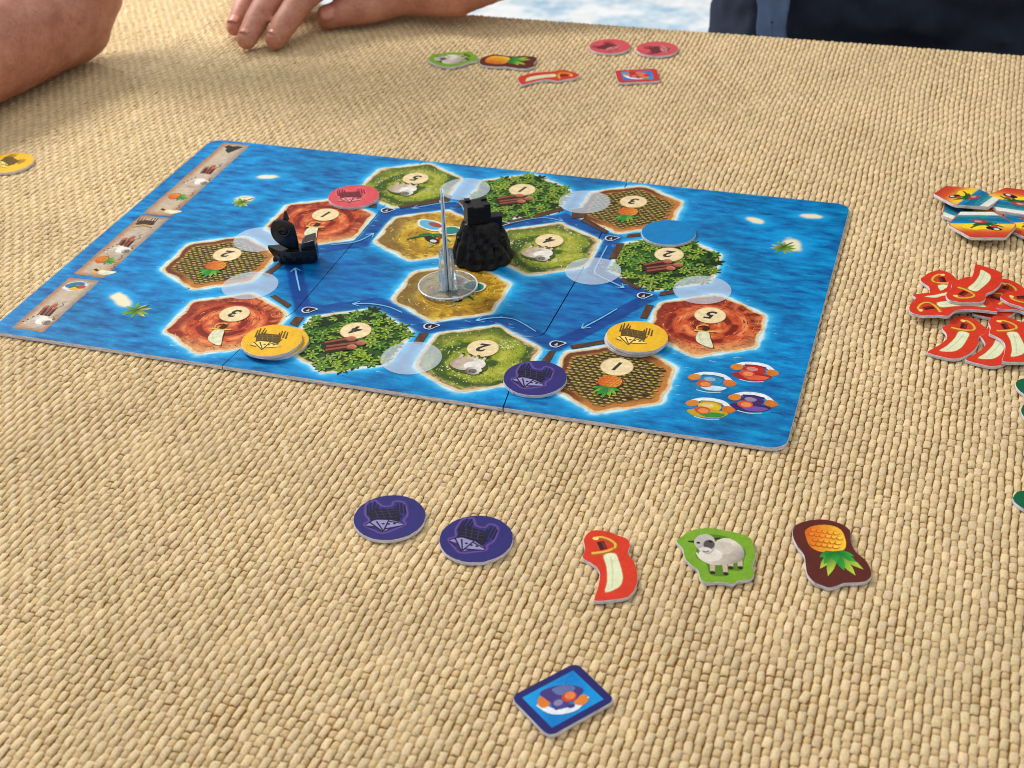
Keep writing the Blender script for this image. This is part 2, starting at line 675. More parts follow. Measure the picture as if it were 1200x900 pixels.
def sea_colours(X, Y):
    """RGBA ink overprinted on the sea: pale shallows round the islands, navy shipping lane"""
    d = np.full(X.shape, 99.0)
    for cx, cy in HEX.values():
        rx, ry = X - cx, Y - cy
        rr = np.hypot(rx, ry)
        d = np.minimum(d, (rr - hex_r(np.arctan2(ry, rx))) * 0.95)
    d = d + (fbm(X / 5, Y / 5, 21, 3) - 0.5) * 2.2
    n1 = fbm(X / 14, Y / 4, 4, 3)
    a = sstep(12, 1.0, d) * (0.22 + 0.85 * n1)
    a = np.clip(np.maximum(a, sstep(2.2, .8, d)), 0, 1)
    rgb = mixc(lin(0, 140, 200), lin(52, 172, 218), sstep(6, 2.5, d))
    rgb = mixc(rgb, lin(188, 212, 214), sstep(2.3, .7, d) * 0.9)
    # pale islets
    for cx, cy, rx_, ry_, r_ in ISL:
        ux = (X - cx) * math.cos(r_) + (Y - cy) * math.sin(r_)
        uy = -(X - cx) * math.sin(r_) + (Y - cy) * math.cos(r_)
        e = np.hypot(ux / rx_, uy / ry_) + (fbm(X / 4, Y / 4, 31, 2) - 0.5) * 0.5
        h = sstep(3.0, 0.9, e) * .85
        rgb = mixc(rgb, lin(20, 150, 204), h * (a < h))
        a = np.maximum(a, h * 0.85)
        s = sstep(1.25, 0.8, e)
        rgb = mixc(rgb, lin(206, 200, 168), s)
        a = np.maximum(a, s)
    for bx, by in ((38.75, 57.1), (193.75, 57.1)):
        db = np.hypot(X - bx, Y - by) + (fbm(X / 16, Y / 6, 61, 3) - .5) * 16
        wb = sstep(42, 20, db) * .42
        rgb = np.where((a < wb)[..., None], lin(0, 58, 134), rgb)
        a = np.maximum(a, wb)
    dl = np.full(X.shape, 99.0)
    for p, q in zip(LANE[:-1], LANE[1:]):
        dl = np.minimum(dl, seg_d(X, Y, p, q))
    dl = dl + (fbm(X / 6, Y / 6, 41, 2) - 0.5) * 1.6
    wl = sstep(6.6, 4.4, dl) * (0.80 + 0.2 * fbm(X / 10, Y / 3, 43, 2))
    navy = mixc(lin(2, 56, 132), lin(4, 30, 96), fbm(X / 9, Y / 5, 44, 3))
    rgb = mixc(rgb, navy, wl)
    a = np.maximum(a, wl)
    return np.concatenate([rgb, a[..., None]], -1)


SEAM1 = [(BY0, 19), (-19, 22.6), (-8, 23.3), (-2.5, 28.9), (12, 33.3), (28, 33.4), (BY1, 33)]
SEAM2 = [(BY0, 184), (-39, 182.5), (-30, 179), (-7.3, 168), (12, 164.2), (16.6, 165.4), (18.6, 168.5), (19.6, 179), (22, 182.8), (26, 184), (134, 185.4), (150, 184.4), (BY1, 182.6)]


def panel(xl, xr, rl, rr, k):
    """one board panel: xl/xr functions of y; rl/rr corner radius on the outer side"""
    r = 9.0
    ysp = list(np.arange(BY0 + 10, BY1 - 10, 1.15))
    cor = [r * (1 - math.cos(t)) for t in np.linspace(0, math.pi / 2, 7)]
    ysp = sorted(set([round(v, 3) for v in ysp] + [round(BY0 + c, 3) for c in cor] + [round(BY1 - c, 3) for c in cor]))
    ysp = np.array(ysp)
    nx = int((xr(0) - xl(0)) / 1.15)
    dy = np.minimum(ysp - BY0, BY1 - ysp)
    ins = np.where(dy < r, r - np.sqrt(np.maximum(r * r - (r - dy) ** 2, 0)), 0)
    L = np.array([xl(v) for v in ysp]) + (ins if rl else 0)
    Rr = np.array([xr(v) for v in ysp]) - (ins if rr else 0)
    t = np.linspace(0, 1, nx + 1)
    X = L[:, None] * (1 - t) + Rr[:, None] * t
    Y = np.repeat(ysp[:, None], nx + 1, 1)
    ny = len(ysp)
    col = sea_colours(X, Y).reshape(-1, 4)
    V = np.stack([X.ravel(), Y.ravel(), np.zeros(X.size)], 1)
    I = np.arange(ny * (nx + 1)).reshape(ny, nx + 1)
    F = np.stack([I[:-1, :-1], I[:-1, 1:], I[1:, 1:], I[1:, :-1]], -1).reshape(-1, 4)
    ring = list(I[0, :]) + list(I[1:, -1]) + list(I[-1, -2::-1]) + list(I[-2:0:-1, 0])
    nb = len(V)
    m = len(ring)
    low = V[ring].copy()
    low[:, 2] = -BT
    V = np.concatenate([V, low])
    col = np.concatenate([col, np.ones((m, 4))])
    F = [tuple(f) for f in F] + [(ring[(i + 1) % m], ring[i], nb + i, nb + (i + 1) % m) for i in range(m)]
    F.append(tuple(nb + i for i in range(m - 1, -1, -1)))
    inner = set()
    if not rl:
        inner |= set(int(v) for v in I[:, 0])
    if not rr:
        inner |= set(int(v) for v in I[:, -1])
    fm = [0] * (len(F) - m - 1) + [2 if (int(ring[i]) in inner and int(ring[(i + 1) % m]) in inner) else 1 for i in range(m)] + [1]
    o = mesh('board_panel', V, F, [SEA, EDGE, SEAM], board, fmat=fm)
    a = o.data.color_attributes.new('col', 'FLOAT_COLOR', 'POINT')
    a.data.foreach_set('color', col.astype(np.float32).ravel())
    return o


s1y, s1x = zip(*SEAM1)
s2y, s2x = zip(*SEAM2)
f1 = lambda y: float(np.interp(y, s1y, s1x))
f2 = lambda y: float(np.interp(y, s2y, s2x))
panel(lambda y: BX0, lambda y: f1(y) - 0.22, True, False, 0)
panel(lambda y: f1(y) + 0.22, lambda y: f2(y) - 0.32, False, False, 1)
panel(lambda y: f2(y) + 0.32, lambda y: BX1, False, True, 2)

# ---- printed art on the board (all at board height, ink layers a few hundredths of a millimetre thick)
SAND = lin(232, 205, 158)


def island(kind, c, seed):
    NR_, NS_ = 44, 132
    th = np.linspace(0, 2 * math.pi, NS_, endpoint=False)
    rb = hex_r(th) * (1 + 0.018 * np.sin(7 * th + seed) + 0.012 * np.sin(13 * th + seed * 2))
    rn = np.linspace(0, 1, NR_ + 1)[1:] ** 0.8
    Rg = rn[:, None] * rb[None]
    X = Rg * np.cos(th)[None]
    Y = Rg * np.sin(th)[None]
    A = np.repeat(th[None], NR_, 0)
    RN = np.repeat(rn[:, None], NS_, 1)
    nz = fbm(X / 5 + 50 + seed, Y / 5 + 9, seed, 4)
    nf = fbm(X / 1.6 + 50 + seed, Y / 1.6 + 9, seed + 3, 3)
    if kind == 'mountain':
        sw = np.sin(1.0 * A + Rg * 0.42 + nz * 2.2 + seed) * .8 + .35 * np.sin(3 * A - Rg * .8 + nz * 5)
        c_ = mixc(lin(206, 84, 42), lin(128, 32, 18), sstep(0.1, 0.75, sw))
        c_ = mixc(c_, lin(236, 140, 84), sstep(-0.35, -0.9, sw) * 0.95)
        hach = fbm(A * 22, RN * 4, seed + 8, 2)
        edge = sstep(0.68, 0.86, RN)
        c_ = mixc(c_, mixc(lin(222, 120, 66), lin(126, 30, 18), sstep(0.38, 0.62, hach)), edge * 0.85)
        left = sstep(4, -26, X - 0.25 * Y) * sstep(0.62, 0.86, RN)
        c_ = mixc(c_, lin(140, 34, 24), left * 0.85)
        low = sstep(-12, -30, Y - 0.3 * X) * sstep(.6, .9, RN)
        c_ = mixc(c_, lin(230, 165, 104), low * .8)
        c_ = c_ * (0.72 + 0.50 * nf)[..., None]
    elif kind == 'sheep':
        sw = np.sin(1.3 * A - Rg * 0.26 + nz * 2.4 + 1.2)
        c_ = mixc(lin(164, 172, 48), lin(120, 140, 36), nz)
        c_ = mixc(c_, lin(46, 78, 22), sstep(0.25, .9, sw) * 0.92)
        c_ = mixc(c_, lin(198, 192, 76), sstep(-0.5, -1, sw) * 0.6)
        up = sstep(6, 24, Y - 0.8 * X) * sstep(0.6, 0.85, RN)
        c_ = mixc(c_, lin(62, 84, 34), up * 0.75)
        c_ = c_ * (0.66 + 0.62 * nf)[..., None]
        rock = sstep(0.82, 0.93, RN) * sstep(0.58, 0.7, vnoise(A * 1.9, RN * 0, seed + 4))
        c_ = mixc(c_, mixc(lin(196, 176, 126), lin(112, 92, 56), sstep(.4, .6, nf)), rock)
    elif kind == 'sand':
        sw = np.sin(A * 1.5 - Rg * 0.2 + nz * 3)
        c_ = mixc(lin(224, 184, 40), lin(190, 140, 24), nz)
        c_ = mixc(c_, lin(236, 206, 84), sstep(0.2, 0.9, sw) * 0.7)
        c_ = mixc(c_, lin(150, 108, 44), sstep(-0.4, -1, sw) * 0.6)
        br = sstep(-4, -26, X + 0.35 * Y) * sstep(0.45, 0.75, RN)
        c_ = mixc(c_, lin(118, 96, 50), br * 0.9)
        cr = sstep(0.52, 0.60, fbm(A * 14 + nz * 3, RN * 5, seed + 2, 2)) * sstep(0.55, 0.8, RN)
        c_ = mixc(c_, lin(138, 96, 32), cr * 0.7)
        c_ = c_ * (0.70 + 0.56 * nf)[..., None]
    elif kind == 'field':
        c_ = mixc(lin(104, 74, 34), lin(70, 52, 22), nz)
        band = sstep(0.80, 0.86, RN + 0.03 * (nz - 0.5))
        oran = mixc(lin(206, 138, 62), lin(184, 108, 46), nf)
        brown = mixc(lin(120, 66, 34), lin(96, 48, 26), nf)
        side = sstep(-6, 14, X * 0.9 - Y * 0.5 + 8 * (nz - .5))
        c_ = mixc(c_, mixc(brown, oran, side), band)
        c_ = mixc(c_, oran, sstep(0.77, 0.80, RN) * (1 - band) * 0.7)
    else:
        c_ = mixc(lin(32, 66, 22), lin(58, 100, 28), nz)
        c_ = c_ * (0.75 + 0.5 * nf)[..., None]
    rim = sstep(0.925, 0.965, RN + 0.035 * (nf - 0.5))
    c_ = mixc(c_, SAND * (0.9 + 0.2 * nf)[..., None], rim)
    V = [(c[0], c[1], 0.05)] + [(c[0] + x, c[1] + y, 0.05) for x, y in zip(X.ravel(), Y.ravel())]
    cc = np.concatenate([c_[0].mean(0)[None], c_.reshape(-1, 3)])
    F = [(0, 1 + i, 1 + (i + 1) % NS_) for i in range(NS_)]
    for j in range(NR_ - 1):
        for i in range(NS_):
            a_, b_ = 1 + j * NS_ + i, 1 + j * NS_ + (i + 1) % NS_
            F.append((a_, a_ + NS_, b_ + NS_, b_))
    return mesh('island', V, F, INK, board, cc)


def leaf(x, y, ang, L, W, base, tip):
    c, s = math.cos(ang), math.sin(ang)
    P = [(0, 0), (L * .35, W * .5), (L * .7, W * .36), (L, 0), (L * .7, -W * .36), (L * .35, -W * .5)]
    return ([(x + a * c - b * s, y + a * s + b * c) for a, b in P], [base, mixc(base, tip, .4), mixc(base, tip, .8), tip, mixc(base, tip, .6), mixc(base, tip, .2)])


def forest_art(c, seed):
    r = random.Random(seed)
    sh = []
    pts = []
    tries = 0
    while len(pts) < 52 and tries < 3000:
        tries += 1
        a = r.uniform(0, 6.283)
        q = math.sqrt(r.random()) * float(hex_r(np.array(a))) * 0.96
        p = (q * math.cos(a), q * math.sin(a))
        if all(math.hypot(p[0] - u, p[1] - v) > 6.4 for u, v in pts):
            pts.append(p)
    for (x, y) in pts:
        n = r.randint(6, 8)
        a0 = r.uniform(0, 6.28)
        bright = r.random()
        base = lin(52, 96, 26) * r.uniform(.8, 1.2)
        tip = mixc(lin(96, 162, 44), lin(190, 208, 66), bright) * r.uniform(.85, 1.1)
        for k in range(n):
            L = r.uniform(4.4, 6.0)
            px, py = c[0] + x, c[1] + y
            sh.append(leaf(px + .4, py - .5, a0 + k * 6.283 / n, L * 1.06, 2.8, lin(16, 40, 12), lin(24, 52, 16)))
        for k in range(n):
            L = r.uniform(4.0, 6.0)
            sh.append(leaf(c[0] + x, c[1] + y, a0 + k * 6.283 / n + r.uniform(-.15, .15), L, r.uniform(1.7, 2.4), base, tip))
        sh.append((ell(c[0] + x, c[1] + y, .6, n=8), lin(210, 214, 96)))
    return sh


def field_art(c, seed):
    r = random.Random(seed)
    sh = []
    for i in range(-12, 13):
        for j in range(-9, 10):
            x = j * 3.9 + (1.95 if i % 2 else 0)
            y = i * 2.55
            th = math.atan2(y, x)
            if math.hypot(x, y) > float(hex_r(np.array(th))) * 0.80:
                continue
            x += r.uniform(-.35, .35)
            y += r.uniform(-.25, .25)
            k = r.uniform(.8, 1.15)
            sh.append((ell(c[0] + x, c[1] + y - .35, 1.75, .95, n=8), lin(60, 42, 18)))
            sh.append((ell(c[0] + x, c[1] + y, 1.55, .78, r.uniform(-.3, .3), n=8), lin(156, 144, 66) * k))
            sh.append((stroke([(c[0] + x - 1.1, c[1] + y + .1), (c[0] + x + .7, c[1] + y + .35)], .5, .2), lin(206, 196, 118) * k))
            if r.random() < .5:
                sh.append((ell(c[0] + x + 1.5, c[1] + y, .5, .4, n=6), lin(140, 66, 40)))
    return sh


def sheep_flowers(c, seed):
    r = random.Random(seed)
    sh = []
    for g in range(9):
        a = r.uniform(0, 6.28)
        q = r.uniform(.5, .86)
        R0 = float(hex_r(np.array(a))) * q
        gx, gy = R0 * math.cos(a), R0 * math.sin(a)
        for k in range(r.randint(5, 11)):
            x, y = gx + r.gauss(0, 3.6), gy + r.gauss(0, 2.6)
            if math.hypot(x, y) < float(hex_r(np.array(math.atan2(y, x)))) * .88:
                sh.append((ell(c[0] + x, c[1] + y, .5, .36, n=6), lin(238, 236, 210)))
    return sh


def brush_art(kind, c, seed):
    r = random.Random(seed * 31 + 5)
    sh = []
    pal = {'mountain': [lin(120, 28, 16), lin(238, 150, 92), lin(186, 66, 34), lin(158, 46, 26)], 'sheep': [lin(60, 92, 28), lin(190, 194, 82), lin(120, 142, 40), lin(210, 206, 120)],
           'sand': [lin(134, 92, 30), lin(240, 212, 100), lin(176, 128, 36), lin(108, 84, 40)]}.get(kind)
    if not pal:
        return sh
    for k in range({'mountain': 230, 'sheep': 330, 'sand': 210}[kind]):
        a = r.uniform(0, 6.283)
        q = math.sqrt(r.uniform(.03, .80))
        R0 = float(hex_r(np.array(a))) * q
        L = r.uniform(.03, .09) * 36 / max(R0, 6)
        if kind == 'sheep':
            x, y = R0 * math.cos(a), R0 * math.sin(a)
            P = [(c[0] + x, c[1] + y), (c[0] + x + r.uniform(-.6, .6), c[1] + y + r.uniform(.8, 2.0))]
        elif r.random() < (.45 if q > .72 else .05):
            P = [(c[0] + R0 * t * math.cos(a + .02 * i), c[1] + R0 * t * math.sin(a + .02 * i)) for i, t in enumerate((1, 1.04, 1.09))]
        else:
            P = [(c[0] + R0 * (1 + .05 * i * L) * math.cos(a + L * i * .5), c[1] + R0 * (1 + .05 * i * L) * math.sin(a + L * i * .5)) for i in range(4)]
        sh.append((stroke(P, r.uniform(.3, .9), .12), pal[r.randrange(len(pal))]))
    return sh


# --- small pictures, local mm with the picture's centre near the origin
def pineapple_pic(leafdir=-1.0):
    sh = []
    body = ell(0, 5.6, 6.6, 6.2, 0.2, 26)
    cb = [mixc(lin(214, 92, 34), lin(240, 168, 56), (p[0] + 6) / 13) for p in body]
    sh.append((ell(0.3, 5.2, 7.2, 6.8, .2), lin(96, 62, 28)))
    sh.append((body, cb))
    for k in range(-3, 4):
        sh.append((stroke([(k * 2.1 - 2.2, 5.6 - math.sqrt(max(0, 36 - (k * 1.7) ** 2)) * .85), (k * 2.1 + 2.0, 5.6 + math.sqrt(max(0, 36 - (k * 1.7) ** 2)) * .85)], .45), lin(196, 88, 30)))
    for k in range(-2, 3):
        w_ = math.sqrt(max(1, 38 - (k * 2.3) ** 2)) * .92
        sh.append((stroke([(-w_, 5.2 + k * 2.3), (w_, 6.2 + k * 2.3)], .45), lin(206, 98, 32)))
    for i, a in enumerate([-2.75, -2.3, -.35, -.8, -1.95, -1.2, -1.57]):
        sh.append(leaf(0, .2, a, [9, 9.5, 9, 9.5, 11, 10.5, 12][i], 3.0, lin(34, 118, 44), lin(150, 196, 62) if i % 2 else lin(60, 158, 60)))
    return sh


def sheep_pic():
    fl = lin(226, 216, 200)
    sh = [(ell(.6, -1.2, 10.5, 7.2), lin(70, 88, 34))]
    for lx in (-6.5, -2.5, 2.0, 6.2):
        sh.append((stroke([(lx, 4), (lx + .6, 9.6)], 1.9, 1.5), lin(210, 196, 176)))
        sh.append((ell(lx + .7, 9.4, 1.0, .8, n=8), lin(54, 42, 36)))
    b = ell(-.6, .8, 9.6, 6.4, .15, 30, .05, 2)
    sh.append((b, [mixc(lin(176, 152, 128), lin(240, 232, 220), (p[0] + 9) / 17) for p in b]))
    sh.append((ell(-3, 2.6, 5, 2.6, .5), lin(196, 176, 154)))
    sh.append((ell(2.5, -.5, 4.6, 4.0, .2), lin(240, 234, 224)))
    hd = ell(4.6, -5.0, 4.4, 4.0, .3, 24)
    sh.append((hd, [mixc(lin(112, 100, 90), lin(236, 228, 216), (p[0] + p[1] + 5) / 9) for p in hd]))
    sh.append((ell(4.2, -5.6, 2.4, 2.2), lin(122, 112, 104)))
    sh.append((ell(5.2, -6.6, .55, .45, n=8), lin(30, 26, 24)))
    sh.append((ell(3.0, -6.2, .5, .42, n=8), lin(30, 26, 24)))
    sh.append((stroke([(8.2, -5.6), (10.2, -6.2)], 1.2, .5), lin(60, 48, 40)))
    return sh


def sword_pic():
    bl = [(-2.4, -6.5), (2.6, -6.0), (4.8, -12), (8.2, -21.5), (3, -20.8), (-1.8, -17.2), (-3.2, -12)]
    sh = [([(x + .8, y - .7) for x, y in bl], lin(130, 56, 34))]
    sh.append((smooth_closed(bl, 4), lin(226, 226, 190)))
    sh.append((stroke([(-1.4, -7), (-1.6, -12), (.6, -17)], .7, .3), lin(196, 200, 160)))
    sh.append((stroke(smooth_open([(-5.6, -5.6), (0, -5.8), (6.4, -4.0)], 4), 1.7), lin(226, 186, 96)))
    sh.append((stroke([(-.2, -5), (.8, .4)], 3.0), lin(64, 28, 18)))
    sh.append((stroke(smooth_open([(-3.8, -4.6), (-4.6, -1.2), (-1.4, 1.4), (1.4, .8)], 4), 1.1), lin(220, 172, 80)))
    return sh


def logs_pic():
    sh = [(ell(-1, -2.5, 13, 6.4, .42), lin(26, 50, 18))]
    for (x0, y0, x1, y1) in ((-12.5, -9.2, 1.0, .2), (-9.8, -13.0, 8.4, -2.8), (-8.6, -16.6, 4.9, -8.4)):
        sh.append((stroke([(x0, y0 + 5), (x1, y1 + 5)], 5.2), lin(58, 24, 18)))
        sh.append((stroke([(x0, y0 + 6.4), (x1, y1 + 6.2)], 2.0), lin(150, 78, 54)))
        e = ell(x1, y1 + 5, 3.0, 2.9)
        sh.append((e, [mixc(lin(132, 66, 48), lin(214, 136, 104), (p[1] - y1 - 2) / 6) for p in e]))
        sh.append((ell(x1, y1 + 5, 1.5, 1.4), lin(176, 98, 74)))
    return sh


def pond_pic():
    """pool, palm fronds and drift wood on the sandy islands"""
    sh = [(ell(-3, 12, 12, 6.5, -.35, 26, .08), lin(232, 226, 206)), (ell(-3.5, 12.3, 9.8, 5.0, -.35, 26, .08), lin(92, 178, 214)),
          (ell(-1, 13.2, 5.6, 2.6, -.35), lin(164, 76, 62)), (ell(11, 8, 7.8, 6.6, .3, 26, .06), lin(232, 222, 190)), (ell(11.4, 8, 6, 5.2, .3), lin(36, 132, 124))]
    for a, L in ((3.5, 15), (2.9, 9), (-.1, 14), (.5, 10), (-1.0, 8)):
        P = [(2 + L * t * math.cos(a), -1 + L * t * math.sin(a) - 7 * t * t + 3 * t) for t in np.linspace(0, 1, 7)]
        sh.append((stroke(P, 3.4, 1.0), lin(22, 96, 44)))
        sh.append((stroke(P, 1.0, .3), lin(58, 140, 62)))
    sh.append((ell(4, -7, 6.5, 3.0, -.5, 22), lin(44, 30, 34)))
    sh.append((ell(5.6, -8.6, 2.4, 1.7, -.3), lin(226, 220, 214)))
    sh.append((stroke([(7, -1), (8.5, -7)], 2.0, 1.4), lin(176, 44, 34)))
    sh.append((stroke(smooth_open([(4, -11), (7, -15), (4, -18)], 4), 1.4, .6), lin(124, 158, 138)))
    return sh


def digit_mesh(ch, parent, x, y, z, size, rz, mat, shear=.28):
    cu = bpy.data.curves.new('digit', 'FONT')
    cu.body = ch
    cu.size = size * MM
    cu.shear = shear
    cu.offset = 0.00038
    cu.align_x = 'CENTER'
    cu.align_y = 'CENTER'
    cu.fill_mode = 'FRONT'
    t = bpy.data.objects.new('digit_source', cu)
    COL.objects.link(t)
    dg = bpy.context.evaluated_depsgraph_get()
    me = bpy.data.meshes.new_from_object(t.evaluated_get(dg))
    bpy.data.objects.remove(t)
    co = np.array([v.co[:] for v in me.vertices])
    ctr = (co.min(0) + co.max(0)) / 2
    for v in me.vertices:
        v.co -= Vector(ctr)
    me.materials.clear()
    me.materials.append(mat)
    o = link(bpy.data.objects.new('digit', me), parent)
    o.location = (x * MM, y * MM, z * MM)
    o.rotation_euler = (0, 0, rz)
    return o


DIGIT_INK = plain('black_ink', (0.016, 0.014, 0.012), 0.4, 0.3, 0.1)
KIND = {'a': ('field', '2'), 'b': ('mountain', '3'), 'c': ('mountain', '1'), 'd': ('sheep', '5'), 'e': ('forest', '4'), 'f': ('sand', ''), 'g': ('sand', ''),
        'h': ('forest', '1'), 'i': ('sheep', '4'), 'j': ('sheep', '2'), 'k': ('field', '3'), 'l': ('forest', '2'), 'm': ('mountain', '5'), 'n': ('field', '1')}
LAB = {'field': 'pineapple field island', 'mountain': 'red mountain island with cutlass', 'sheep': 'green sheep meadow island', 'forest': 'leafy forest island with logs', 'sand': 'yellow sandy island'}
for q, (k, (kind, dig)) in enumerate(KIND.items()):
    c = HEX[k]
    isl = island(kind, c, q + 1)
    isl['label'] = LAB[kind] + (' numbered ' + dig if dig else '')
    if kind == 'forest':
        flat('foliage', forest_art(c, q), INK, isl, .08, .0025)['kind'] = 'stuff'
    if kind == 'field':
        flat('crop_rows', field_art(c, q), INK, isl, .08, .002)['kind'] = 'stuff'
    if kind == 'sheep':
        flat('flowers', sheep_flowers(c, q), INK, isl, .08, .002)['kind'] = 'stuff'
    br = brush_art(kind, c, q)
    if br:
        flat('brush_strokes', br, INK, isl, .066, .00012)['kind'] = 'stuff'
    if dig:
        nd = flat('number_disc', [(ell(c[0], c[1] + 10, 9.2, n=40), lin(206, 176, 120)), (ell(c[0], c[1] + 10, 8.8, n=40), lin(242, 218, 168))], INK, isl, .36, .02)
        digit_mesh(dig, isl, c[0], c[1] + 10.4, .42, 11.5, math.pi, DIGIT_INK)
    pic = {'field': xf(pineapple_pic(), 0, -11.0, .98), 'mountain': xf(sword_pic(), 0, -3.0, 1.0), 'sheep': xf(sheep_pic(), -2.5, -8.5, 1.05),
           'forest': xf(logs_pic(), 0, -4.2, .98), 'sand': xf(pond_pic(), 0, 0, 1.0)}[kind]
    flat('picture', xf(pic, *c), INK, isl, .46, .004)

rr0 = random.Random(99)
foam = []
for c in HEX.values():
    for k in range(16):
        a = rr0.uniform(0, 6.283)
        R0 = float(hex_r(np.array(a))) + rr0.uniform(2.2, 7)
        x, y = c[0] + R0 * math.cos(a), c[1] + R0 * math.sin(a)
        if not (BX0 + 6 < x < BX1 - 6 and BY0 + 4 < y < BY1 - 4):
            continue
        foam.append((stroke([(x, y), (x + rr0.uniform(1.4, 4.2), y + rr0.uniform(-.5, .5))], rr0.uniform(.3, .6), .15), mixc(lin(70, 180, 220), lin(190, 224, 234), rr0.random())))
for k in range(240):
    x, y = rr0.uniform(BX0 + 40, BX1 - 12), rr0.uniform(BY0 + 6, BY1 - 6)
    foam.append((stroke([(x, y), (x + rr0.uniform(2, 7), y + rr0.uniform(-.5, .5))], rr0.uniform(.3, .7), .15), mixc(lin(0, 62, 128), lin(20, 140, 198), rr0.random())))
fo = flat('wave_strokes', foam, INK, board, .02, .0002)
fo['kind'] = 'stuff'

# jetties: brown planks printed along the shores
BR = lin(78, 48, 34)
BR2 = lin(108, 72, 50)
for f, quads in ((C6, [[(345, 70), (372, 64), (447, 110), (428, 126)], [(438, 197), (466, 165), (506, 168), (474, 214)], [(1018, 287), (1046, 243), (1090, 243), (1056, 296)]]),
                 (C7, [[(735, 376), (775, 328), (806, 325), (776, 379)], [(872, 300), (1030, 274), (1040, 291), (880, 319)]]),
                 (C3, [[(238, 222), (410, 192), (414, 207), (250, 233)], [(428, 207), (440, 175), (468, 180), (452, 206)], [(488, 226), (504, 187), (544, 190), (526, 224)], [(688, 291), (930, 226), (937, 241), (700, 304)], [(120, 212), (150, 215), (148, 232), (115, 228)]]),
                 (C8, [[(0, 276), (104, 256), (96, 332), (0, 338)], [(60, 352), (96, 330), (262, 428), (240, 446)], [(385, 470), (396, 449), (480, 440), (486, 463)], [(262, 622), (318, 514), (372, 512), (316, 622)], [(338, 772), (362, 752), (484, 826), (464, 840)], [(613, 882), (626, 854), (722, 840), (726, 868)]]),
                 (C4, [[(468, 622), (494, 565), (526, 570), (496, 628)]]),
                 (C2, [[(458, 512), (545, 448), (552, 464), (482, 522)]])):
    for qd in quads:
        p = [f(*v) for v in qd]
        inner = [tuple(np.array(v) * .86 + np.mean(p, 0) * .14) for v in p]
        flat('jetty', [(p, BR), (inner, [BR2, BR, BR2 * .9, BR * 1.1])], INK, board, .28, .01)

# pale building-place circles
for (x, y) in [(-27.2, 91.2), (-6.4, 33.8), (119.3, -19.8), (77.8, 193.3), (162.2, 193.4), (192.1, 102.3), (261.0, 95.6)]:
    flat('building_place', [(ell(x, y, 17.2, n=56), lin(222, 234, 244))], INK_CLEAR, board, .40)

# course arrows
AR = lin(120, 190, 232)


def arrow(pts, wdt=1.0):
    P = smooth_open(pts, 5)
    e, b = np.array(P[-1]), np.array(P[-4])
    d = (e - b) / np.linalg.norm(e - b)
    n = np.array([-d[1], d[0]])
    sh = [(stroke(P, wdt * .8, wdt * 1.2), AR)]
    for sgn in (1, -1):
        sh.append((stroke([tuple(e), tuple(e - d * 4.4 + n * sgn * 3.0)], wdt, wdt * .5), AR))
    flat('course_arrow', sh, INK, board, .34, .004)


arrow([C6(*v) for v in ((965, 147), (900, 120), (820, 106), (732, 106))])
arrow([C7(*v) for v in ((712, 236), (640, 192), (590, 174), (510, 172), (432, 184))])
arrow([C4(*v) for v in ((372, 584), (300, 626), (222, 667))])
arrow([C8(*v) for v in ((250, 530), (200, 625), (160, 710), (190, 740), (280, 785), (366, 826))])
arrow([C2(*v) for v in ((617, 580), (606, 530), (597, 484))])
arrow([C2(*v) for v in ((750, 386), (830, 378), (880, 364), (928, 338))])
arrow([C3(*v) for v in ((690, 300), (840, 272), (935, 286))], .8)
arrow([C3(*v) for v in ((520, 250), (480, 205), (300, 232))], .8)

# ship markers on the course: white-edged black drop with a tiny sail
for (x, y) in [(41.3, 15.0), (118.2, 15.3), (194.3, 14.5), (229.3, 80.2), (192.7, 146.6), (37.9, 150.1), (118.3, 149.2)]:
    o1 = smooth_closed([(x - 4.6, y + .2), (x - 3, y + 3.2), (x + .6, y + 3.6), (x + 4.8, y + 2.6), (x + 3.0, y - .2), (x + .6, y - 3.4), (x - 3, y - 3)], 4)
    cx = np.mean(o1, 0)
    i1 = [tuple(np.array(p) * .8 + cx * .2) for p in o1]
    sw = [(x - 1.6, y - 1.5), (x - .2, y + 1.6), (x + .6, y - 1.6)]
    flat('ship_marker', [(o1, lin(206, 216, 236)), (i1, lin(14, 18, 36)), (sw, lin(190, 196, 214))], INK, board, .36, .01)

# parchment price strips along the short edge
PAR = lin(196, 178, 156)


def hut_pic(dark, lt):
    sh = [([(-6.5, -1.5), (-5, 3.5), (0, 4.5), (6, 3), (6.8, -1.8), (4, -3.5), (-3.6, -3.4)], dark)]
    for x in (-6, -4, -2, 2.5, 4.5, 6.2):
        sh.append((stroke([(x, 2), (x + .5, 7.5)], .9, .5), dark))
    sh.append(([(-5.5, -3), (0, -1.6), (5, -3), (6.8, -6.4), (1, -5.2), (-6.5, -6.6)], lt))
    sh.append((stroke([(-6.5, -6.4), (0, -3.6), (6.6, -6.4)], .7), dark))
    return sh


def fort_pic():
    return [([(-7, -5), (-5.4, 1), (-2.4, 3), (-1.8, 7), (2.4, 7), (3, 2.5), (6, 0), (7.4, -5)], lin(36, 46, 44))]


